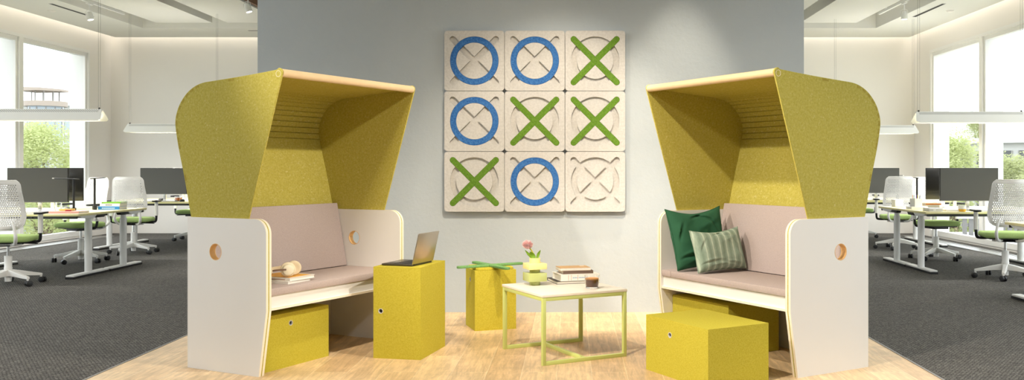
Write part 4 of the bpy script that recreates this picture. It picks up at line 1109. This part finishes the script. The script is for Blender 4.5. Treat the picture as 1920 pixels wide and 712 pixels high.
PERF = perf_mat(); LAMPEM = emit('lamp_diffuser', (1.0, 0.93, 0.82, 1), 3.0)
def pendant(label, x0, x1, y):
    L = x1 - x0
    t = thing('pendant_lamp', label, 'lamp', ((x0+x1)/2, y, 1.75), 0, 'white linear pendant lamps')
    hh = 0.135; hwb = 0.10; r = 0.05
    # two sloping leaves meeting at a ridge; ends cut on a slant
    for sy in (-1, 1):
        def P(x, f, off=0.0): return (x, sy*(hwb*(1 - f) + 0.004 + off*0.8), hh*f + off*0.5)
        pl = []
        for sx in (-1, 1):
            e = [(sx*(L/2 - 0.03), 1.0), (sx*(L/2 - 0.005), 0.35), (sx*(L/2), 0.12), (sx*(L/2 - 0.03), 0.0)] if sy*1 > 0 or True else []
            pl += e if sx > 0 else e[::-1]
        b = BM(); A = [b.verts.new(P(x, f)) for x, f in pl]; B_ = [b.verts.new(P(x, f, 0.006)) for x, f in pl]
        n = len(pl); b.faces.new(A[::-1]); b.faces.new(B_)
        for i in range(n): b.faces.new((A[i], A[(i+1) % n], B_[(i+1) % n], B_[i]))
        lf = obj('shade_leaf', b, LAMPW, t, smooth=False)
        b = BM(); q = [(-L/2 + 0.06, 0.72), (L/2 - 0.06, 0.72), (L/2 - 0.05, 0.94), (-L/2 + 0.05, 0.94)]
        A = [b.verts.new(P(x, f, 0.0061)) for x, f in q]; B_ = [b.verts.new(P(x, f, 0.0067)) for x, f in q]
        b.faces.new(A[::-1]); b.faces.new(B_)
        for i in range(4): b.faces.new((A[i], A[(i+1) % 4], B_[(i+1) % 4], B_[i]))
        obj('perforated_strip', b, PERF, lf, smooth=False)
    b = BM(); box(b, -L/2 + 0.03, L/2 - 0.03, -0.0045, 0.0045, 0.115, 0.137); obj('spine', b, LAMPW, t)
    b = BM(); box(b, -L/2 + 0.08, L/2 - 0.08, -0.06, 0.06, 0.012, 0.018); obj('diffuser', b, LAMPEM, t)
    for sx in (-1, 1):
        b = BM(); lathe(b, [(0.012, hh - 0.03), (0.012, hh + 0.012), (0.004, hh + 0.02)], 12, Matrix.Translation((sx*(L/2 - 0.06), 0, 0))); obj('cable_grip', b, BLACK, t)
        b = BM()
        for dx in (-0.012, 0.012): tube(b, [(sx*(L/2 - 0.06) + dx, 0, hh), (sx*(L/2 - 0.06) + dx, 0, 3.59 - 1.75)], 0.0013, 5)
        obj('suspension_cable', b, CABLE, t)
pendant('white pendant lamp hanging in front of the left windows', -6.91, -5.44, 10.61)
pendant('white pendant lamp against the back wall, beside the laptop-side booth hood', -6.91, -5.44, 14.13)
pendant('white pendant lamp hanging in front of the right windows', 4.16, 5.53, 11.10)
pendant('white pendant lamp peeking out behind the pillow booth hood', 4.16, 5.53, 14.62)

# track spotlights
def track(label, x, y0, y1):
    t = thing('light_track', label, 'light track', (x, 0, 0))
    b = BM(); box(b, -0.018, 0.018, y0, y1, 3.63, 3.66); obj('track_rail', b, LAMPW, t)
    b = BM()
    for y in (y0 + 0.3, (y0+y1)/2, y1 - 0.3): box(b, -0.012, 0.012, y - 0.02, y + 0.02, 3.66, 3.8599)
    obj('track_hanger', b, LAMPW, t)
track('white light track in the ceiling channel above the left desks', -7.1, 9.0, 14.45)
track('white light track in the ceiling channel above the right desks', 4.87, 9.0, 14.45)
track('white light track in the brown ceiling channel touching the blue wall', -4.53, 9.0, 14.45)
HEADEM = emit('spot_lens', (1.0, 0.92, 0.8, 1), 12.0)
def spot_head(label, x, y, tilt):
    t = thing('track_spotlight', label, 'spotlight', (x, y, 3.63), 0, 'track spotlights')
    b = BM(); box(b, -0.02, 0.02, -0.07, 0.07, -0.025, -0.0005); tube(b, [(0, 0, -0.02), (0, 0, -0.12)], 0.009, 8); obj('adapter', b, LAMPW, t)
    M = Matrix.Translation((0, 0, -0.19)) @ Matrix.Rotation(tilt, 4, 'Y')
    b = BM(); lathe(b, [(0.032, 0.055), (0.032, 0.02)], 20, M); lathe(b, [(0.0, 0.02), (0.045, 0.02), (0.047, 0.0), (0.047, -0.06), (0.040, -0.062), (0.040, -0.050), (0.0, -0.050)], 24, M); obj('lamp_head', b, LAMPW, t)
    b = BM(); lathe(b, [(0.0, -0.0552), (0.039, -0.0552), (0.039, -0.0505), (0.0, -0.0505)], 20, M); obj('lens', b, HEADEM, t)
    b = BM(); tube(b, [tuple(M @ Vector(p)) for p in smooth_poly([(0.034, 0, 0.0), (0.05, 0, 0.06), (0.0, 0, 0.09), (-0.05, 0, 0.06), (-0.046, 0, 0.0)], 5)], 0.004, 6); obj('yoke', b, LAMPW, t)
spot_head('white track spotlight at the top left over the windows', -7.1, 13.42, -0.25)
spot_head('white track spotlight next to the top left corner of the blue wall', -4.53, 12.75, -0.3)
spot_head('white track spotlight at the top right over the desks', 4.87, 13.36, 0.0)

# ------------------------------------------------------------------ outside
GROUNDM = plain('pale_paving', rgb(120, 120, 112), 0.9)
b = BM(); box(b, -220, 220, -40, 320, -7.2, -7.0)
struct('ground', b, GROUNDM)
BARK = plain('tree_bark', rgb(120, 104, 84), 0.9)
def leaf_mat(name, c, c2):
    m, nt, b = new_mat(name)
    b.inputs['Roughness'].default_value = 0.7; b.inputs['Specular IOR Level'].default_value = 0.2
    tc = N(nt, 'ShaderNodeTexCoord'); n1 = N(nt, 'ShaderNodeTexNoise', Scale=1.4, Detail=3.0)
    nt.links.new(tc.outputs['Object'], n1.inputs['Vector'])
    mx = N(nt, 'ShaderNodeMix', data_type='RGBA'); mx.inputs[6].default_value = c; mx.inputs[7].default_value = c2
    nt.links.new(n1.outputs['Fac'], mx.inputs[0]); nt.links.new(mx.outputs[2], b.inputs['Base Color'])
    tr = N(nt, 'ShaderNodeBsdfTranslucent'); nt.links.new(mx.outputs[2], tr.inputs['Color'])
    ms = N(nt, 'ShaderNodeMixShader'); ms.inputs[0].default_value = 0.5
    nt.links.new(b.outputs[0], ms.inputs[1]); nt.links.new(tr.outputs[0], ms.inputs[2]); nt.links.new(ms.outputs[0], nt.nodes['Material Output'].inputs['Surface'])
    return m
LEAVES = [leaf_mat('spring_leaves', rgb(186, 196, 132), rgb(210, 214, 164)), leaf_mat('olive_leaves', rgb(180, 188, 132), rgb(204, 207, 164))]
def tree_meshes(seed, rx, rz, ncl, nleaf, lsz):
    rnd = random.Random(seed); b = BM(); cl = []
    for i in range(ncl):
        a = rnd.uniform(0, 2*PI); r = rnd.uniform(0.15, 0.85)*rx; z = rnd.uniform(-0.8, 0.95)*rz
        k = math.sqrt(max(0.05, 1 - (z/rz)**2)); cl.append((Vector((r*k*math.cos(a), r*k*math.sin(a), z)), rnd.uniform(0.22, 0.42)*rx))
    for c, cr in cl:
        for j in range(nleaf):
            d = Vector((rnd.gauss(0, 1), rnd.gauss(0, 1), rnd.gauss(0, 1))).normalized(); p = c + d*cr*rnd.random()**0.45
            n = (d + Vector((rnd.gauss(0, .6), rnd.gauss(0, .6), rnd.gauss(0, .6)))).normalized(); x, y = frame_axes(n); s_ = lsz*rnd.uniform(0.6, 1.3)
            b.faces.new([b.verts.new(p + x*s_), b.verts.new(p + y*s_*0.5), b.verts.new(p - x*s_), b.verts.new(p - y*s_*0.5)])
    return b, cl
def tree(label, x, y, ztop, rx, rz, seed, mat, n=70, group='trees outside the windows'):
    zc = ztop - rz
    t = thing('tree', label, 'tree', (x, y, -7.0), 0, group)
    b, cl = tree_meshes(seed, rx, rz, n, 430, 0.06)
    for v in b.verts: v.co.z += zc + 7.0
    obj('crown', b, mat, t, smooth=False)
    b = BM(); zz = zc + 7.0
    tube(b, [(0, 0, 0), (0.1, 0, zz*0.5), (0, 0.1, zz)], [0.28, 0.2, 0.12], 8)
    for c, cr in cl[:9]: tube(b, [(0, 0.05, zz*0.75), tuple(Vector((c.x*0.5, c.y*0.5, zz + c.z*0.3 - 0.3))), (c.x, c.y, c.z + zz)], [0.1, 0.07, 0.03], 6)
    obj('trunk', b, BARK, t)
tree('broad pale green tree filling the middle of the left window', -25.0, 43, 3.05, 2.7, 3.6, 21, LEAVES[0], 80)
tree('pale green tree at the left end of the left window', -30.6, 46, 3.0, 2.4, 3.6, 22, LEAVES[0])
tree('pale green tree low behind the left monitors', -29.5, 54, 1.9, 3.0, 3.5, 23, LEAVES[1])
tree('pale green tree close to the right window frame', 17.6, 42, 2.7, 1.9, 3.4, 24, LEAVES[0])
tree('bushy pale tree before the vertical-windowed house', 22.1, 46, 1.7, 2.3, 3.4, 25, LEAVES[1])
tree('pale green tree behind the right picture edge chair', 22.6, 41, 1.9, 2.3, 3.6, 26, LEAVES[0])
tree('tall olive tree showing above the flat roof at right', 46.5, 104, 7.2, 3.0, 3.0, 27, LEAVES[1])
tree('olive tree above the flat roof at the right picture edge', 51.0, 92, 5.6, 3.4, 3.0, 28, LEAVES[1])

BW_ = plain('white_render', rgb(196, 196, 192), 0.8); BG_ = plain('grey_cladding', rgb(150, 148, 144), 0.7); BGL = plain('facade_glass', rgb(160, 172, 182), 0.25); BRF = plain('beige_roof', rgb(168, 154, 142), 0.7)
DKW = plain('dark_window', rgb(80, 82, 86), 0.4)
# rooftop pavilion, far left
bp_ = thing('pavilion_building', 'round glazed building with roof pavilion on thin columns outside left window', 'building', (-51.35, 89, -7.0))
def drum(r, z0, z1):
    b = BM(); lathe(b, [(r, z0), (r, z1)], 40); return b
obj('glass_drum', drum(1.55, 0, 14.19), BGL, bp_)
b = BM()
for z in (3.5, 7.1, 10.2): lathe(b, [(1.68, z), (1.68, z + 0.3)], 40)
for k in range(12): a = 2*PI*k/12; box(b, 1.54*math.cos(a) - 0.05, 1.54*math.cos(a) + 0.05, 1.54*math.sin(a) - 0.05, 1.54*math.sin(a) + 0.05, 0, 14.1)
obj('floor_bands', b, BG_, bp_)
b = BM(); lathe(b, [(1.88, 14.19), (1.88, 14.68)], 40); obj('parapet', b, BRF, bp_)
for k in range(9):
    a = 2*PI*k/9 + 0.2; b = BM(); tube(b, [(1.2*math.cos(a), 1.2*math.sin(a), 14.68), (1.2*math.cos(a), 1.2*math.sin(a), 15.7)], 0.055, 8); obj('roof_column', b, BG_, bp_)
b = BM(); pl = [(-2.35, -0.9), (0.2, -1.9), (1.8, -0.5), (1.5, 1.3), (-1.8, 1.5)]
A = [b.verts.new((x, y, 15.66)) for x, y in pl]; B_ = [b.verts.new((x, y, 15.86 + 0.05*(1.8 - x))) for x, y in pl]
b.faces.new(A[::-1]); b.faces.new(B_)
for k in range(5): b.faces.new((A[k], A[(k+1) % 5], B_[(k+1) % 5], B_[k]))
obj('canopy_roof', b, BRF, bp_)
# long pale blocks behind
def block(label, x, y, w, d, z0, ztop, rz, floors, nw, wmat=BGL, roof=BW_, wall=BW_):
    t = thing('office_building', label, 'building', (x, y, -7.0), rz)
    b = BM(); box(b, -w/2, w/2, 0, d, 0, ztop + 7.0 - 0.4); obj('walls', b, wall, t)
    b = BM(); box(b, -w/2 - 0.4, w/2 + 0.4, -0.5, d + 0.3, ztop + 7.0 - 0.4, ztop + 7.0); obj('flat_roof', b, roof, t)
    fh = (ztop + 7.0 - 0.6)/floors
    for f in range(floors):
        b = BM(); fr = BM()
        for k in range(nw):
            cx_ = -w/2 + w*(k + 0.5)/nw; hw = w/nw*0.32
            box(b, cx_ - hw, cx_ + hw, -0.03, 0.0, f*fh + 0.8, f*fh + fh - 0.35)
            box(fr, cx_ - hw - 0.08, cx_ - hw, -0.12, 0, f*fh + 0.8, f*fh + fh - 0.35); box(fr, cx_ + hw, cx_ + hw + 0.08, -0.12, 0, f*fh + 0.8, f*fh + fh - 0.35)
        wr = obj('window_row', b, wmat, t); obj('window_jambs', fr, BG_, wr)
        if f: 
            b = BM(); box(b, -w/2 - 0.15, w/2 + 0.15, -0.25, 0, f*fh + 0.25, f*fh + 0.55); obj('floor_band', b, BW_, t)
    return t
block('pale office block behind the pavilion outside the left window', -78, 118, 44, 10, 0, 9.9, 0.35, 4, 14)
block('low white building with shaded windows behind the left trees', -36.5, 62, 15, 8, 0, 2.9, 0.45, 3, 7)
block('white flat-roofed house with dark vertical windows outside right window', 31.5, 68, 9.0, 8, 0, 3.45, -0.75, 3, 6, DKW)
block('white flat-roofed block at the right picture edge outside', 43.0, 74, 14, 8, 0, 3.7, -0.45, 3, 6, DKW)
# terrace with slatted screen outside the right windows
sl = thing('slatted_screen', 'grey slatted screen fence low outside the right windows', 'fence', (8.4, 19.5, -0.9), math.radians(-8))
b = BM()
for k in range(46): x = k*0.13; box(b, x - 0.045, x + 0.045, -0.015, 0.015, 0.06, 1.02)
obj('slats', b, plain('grey_slats', rgb(120, 118, 117), 0.7), sl, smooth=False)
b = BM(); box(b, -0.06, 5.95, 0.016, 0.05, 0.15, 0.22); box(b, -0.06, 5.95, 0.016, 0.05, 0.85, 0.92); obj('screen_rails', b, BG_, sl)
b = BM(); box(b, -0.1, 6.0, -0.05, 0.08, 1.021, 1.07); obj('screen_cap', b, BW_, sl)
b = BM(); box(b, 6.7, 17, 6.0, 30.0, -1.1, -0.9); struct('terrace_floor', b, BW_)

# ------------------------------------------------------------------ light
def area(name, loc, rot, sx, sy, power, col, spread=PI):
    l = bpy.data.lights.new(name, 'AREA'); l.shape = 'RECTANGLE'; l.size = sx; l.size_y = sy; l.energy = power; l.color = col; l.spread = spread
    o = bpy.data.objects.new(name, l); COL.objects.link(o); o.location = loc; o.rotation_euler = rot; return o
def spot(name, loc, target, power, col, size, blend, rad):
    l = bpy.data.lights.new(name, 'SPOT'); l.energy = power; l.color = col; l.spot_size = math.radians(size); l.spot_blend = blend; l.shadow_soft_size = rad
    o = bpy.data.objects.new(name, l); COL.objects.link(o); o.location = loc
    o.rotation_euler = (Vector(target) - Vector(loc)).to_track_quat('-Z', 'Y').to_euler(); return o
WARM = (1.0, 0.91, 0.78)
spot('key_spot', (-1.05, 3.15, 4.12), (0.3, 5.6, 0.1), 640, WARM, 54, 0.4, 0.08)
spot('fill_spot', (-0.34, -0.44, 3.5), (-0.33, 5.0, 0.0), 160, (1.0, 0.975, 0.94), 58, 0.85, 0.15)
spot('bench_spot', (2.86, 3.15, 4.1), (-1.75, 6.1, 0.95), 840, WARM, 32, 0.6, 0.08)
spot('bench_spot', (-3.70, 3.15, 4.1), (1.0, 6.25, 0.95), 760, WARM, 42, 0.7, 0.08)
spot('wall_spot', (0.92, 6.95, 4.0), (0.88, 7.35, 0.0), 340, (1.0, 0.87, 0.68), 40, 0.7, 0.03)
spot('art_spot', (0.28, 5.0, 4.1), (-0.2, 7.6, 0.80), 520, (1.0, 0.865, 0.685), 42, 0.7, 0.05)
spot('wall_wash', (-0.3, 4.9, 4.1), (-0.3, 7.6, 0.45), 240, (1.0, 0.84, 0.62), 62, 1.0, 0.3)  # extra lamp added to lighten the lower feature wall
cw = (1.0, 0.93, 0.83)
area('cove_left', (XL + 0.075, 12.0, 3.84), (0, 0, 0), 0.12, 9.3, 17, cw)
area('cove_right', (XR - 0.075, 12.0, 3.84), (0, 0, 0), 0.12, 9.3, 17, cw)
area('cove_back', ((XL + XR)/2, YB - 0.075, 3.84), (0, 0, 0), 14.5, 0.12, 26, cw)
for x, y in ((-6.17, 10.61), (-6.17, 14.13), (4.85, 11.10), (4.85, 14.62)):
    area('pendant_light', (x, y, 1.755), (0, 0, 0), 1.2, 0.08, 52, (1.0, 0.97, 0.92))
    area('pendant_uplight', (x, y, 1.90), (PI, 0, 0), 1.2, 0.05, 15, (1.0, 0.97, 0.92))
for x, p_ in ((-5.6, 170), (4.9, 100)): area('side_fill_light', (x, 5.0, 4.15), (0, 0, 0), 2.0, 3.0, p_, (1.0, 0.985, 0.96))  # unseen fill lamps added to lift the ambient light on both sides
w = bpy.data.worlds.new('world'); sc.world = w; w.use_nodes = True
bg = w.node_tree.nodes['Background']; bg.inputs[0].default_value = (0.92, 0.965, 1.0, 1); bg.inputs[1].default_value = 3.6

sc.view_settings.view_transform = 'Standard'; sc.view_settings.look = 'None'; sc.view_settings.exposure = 0.0; sc.view_settings.gamma = 1.0
sc.view_settings.use_curve_mapping = False
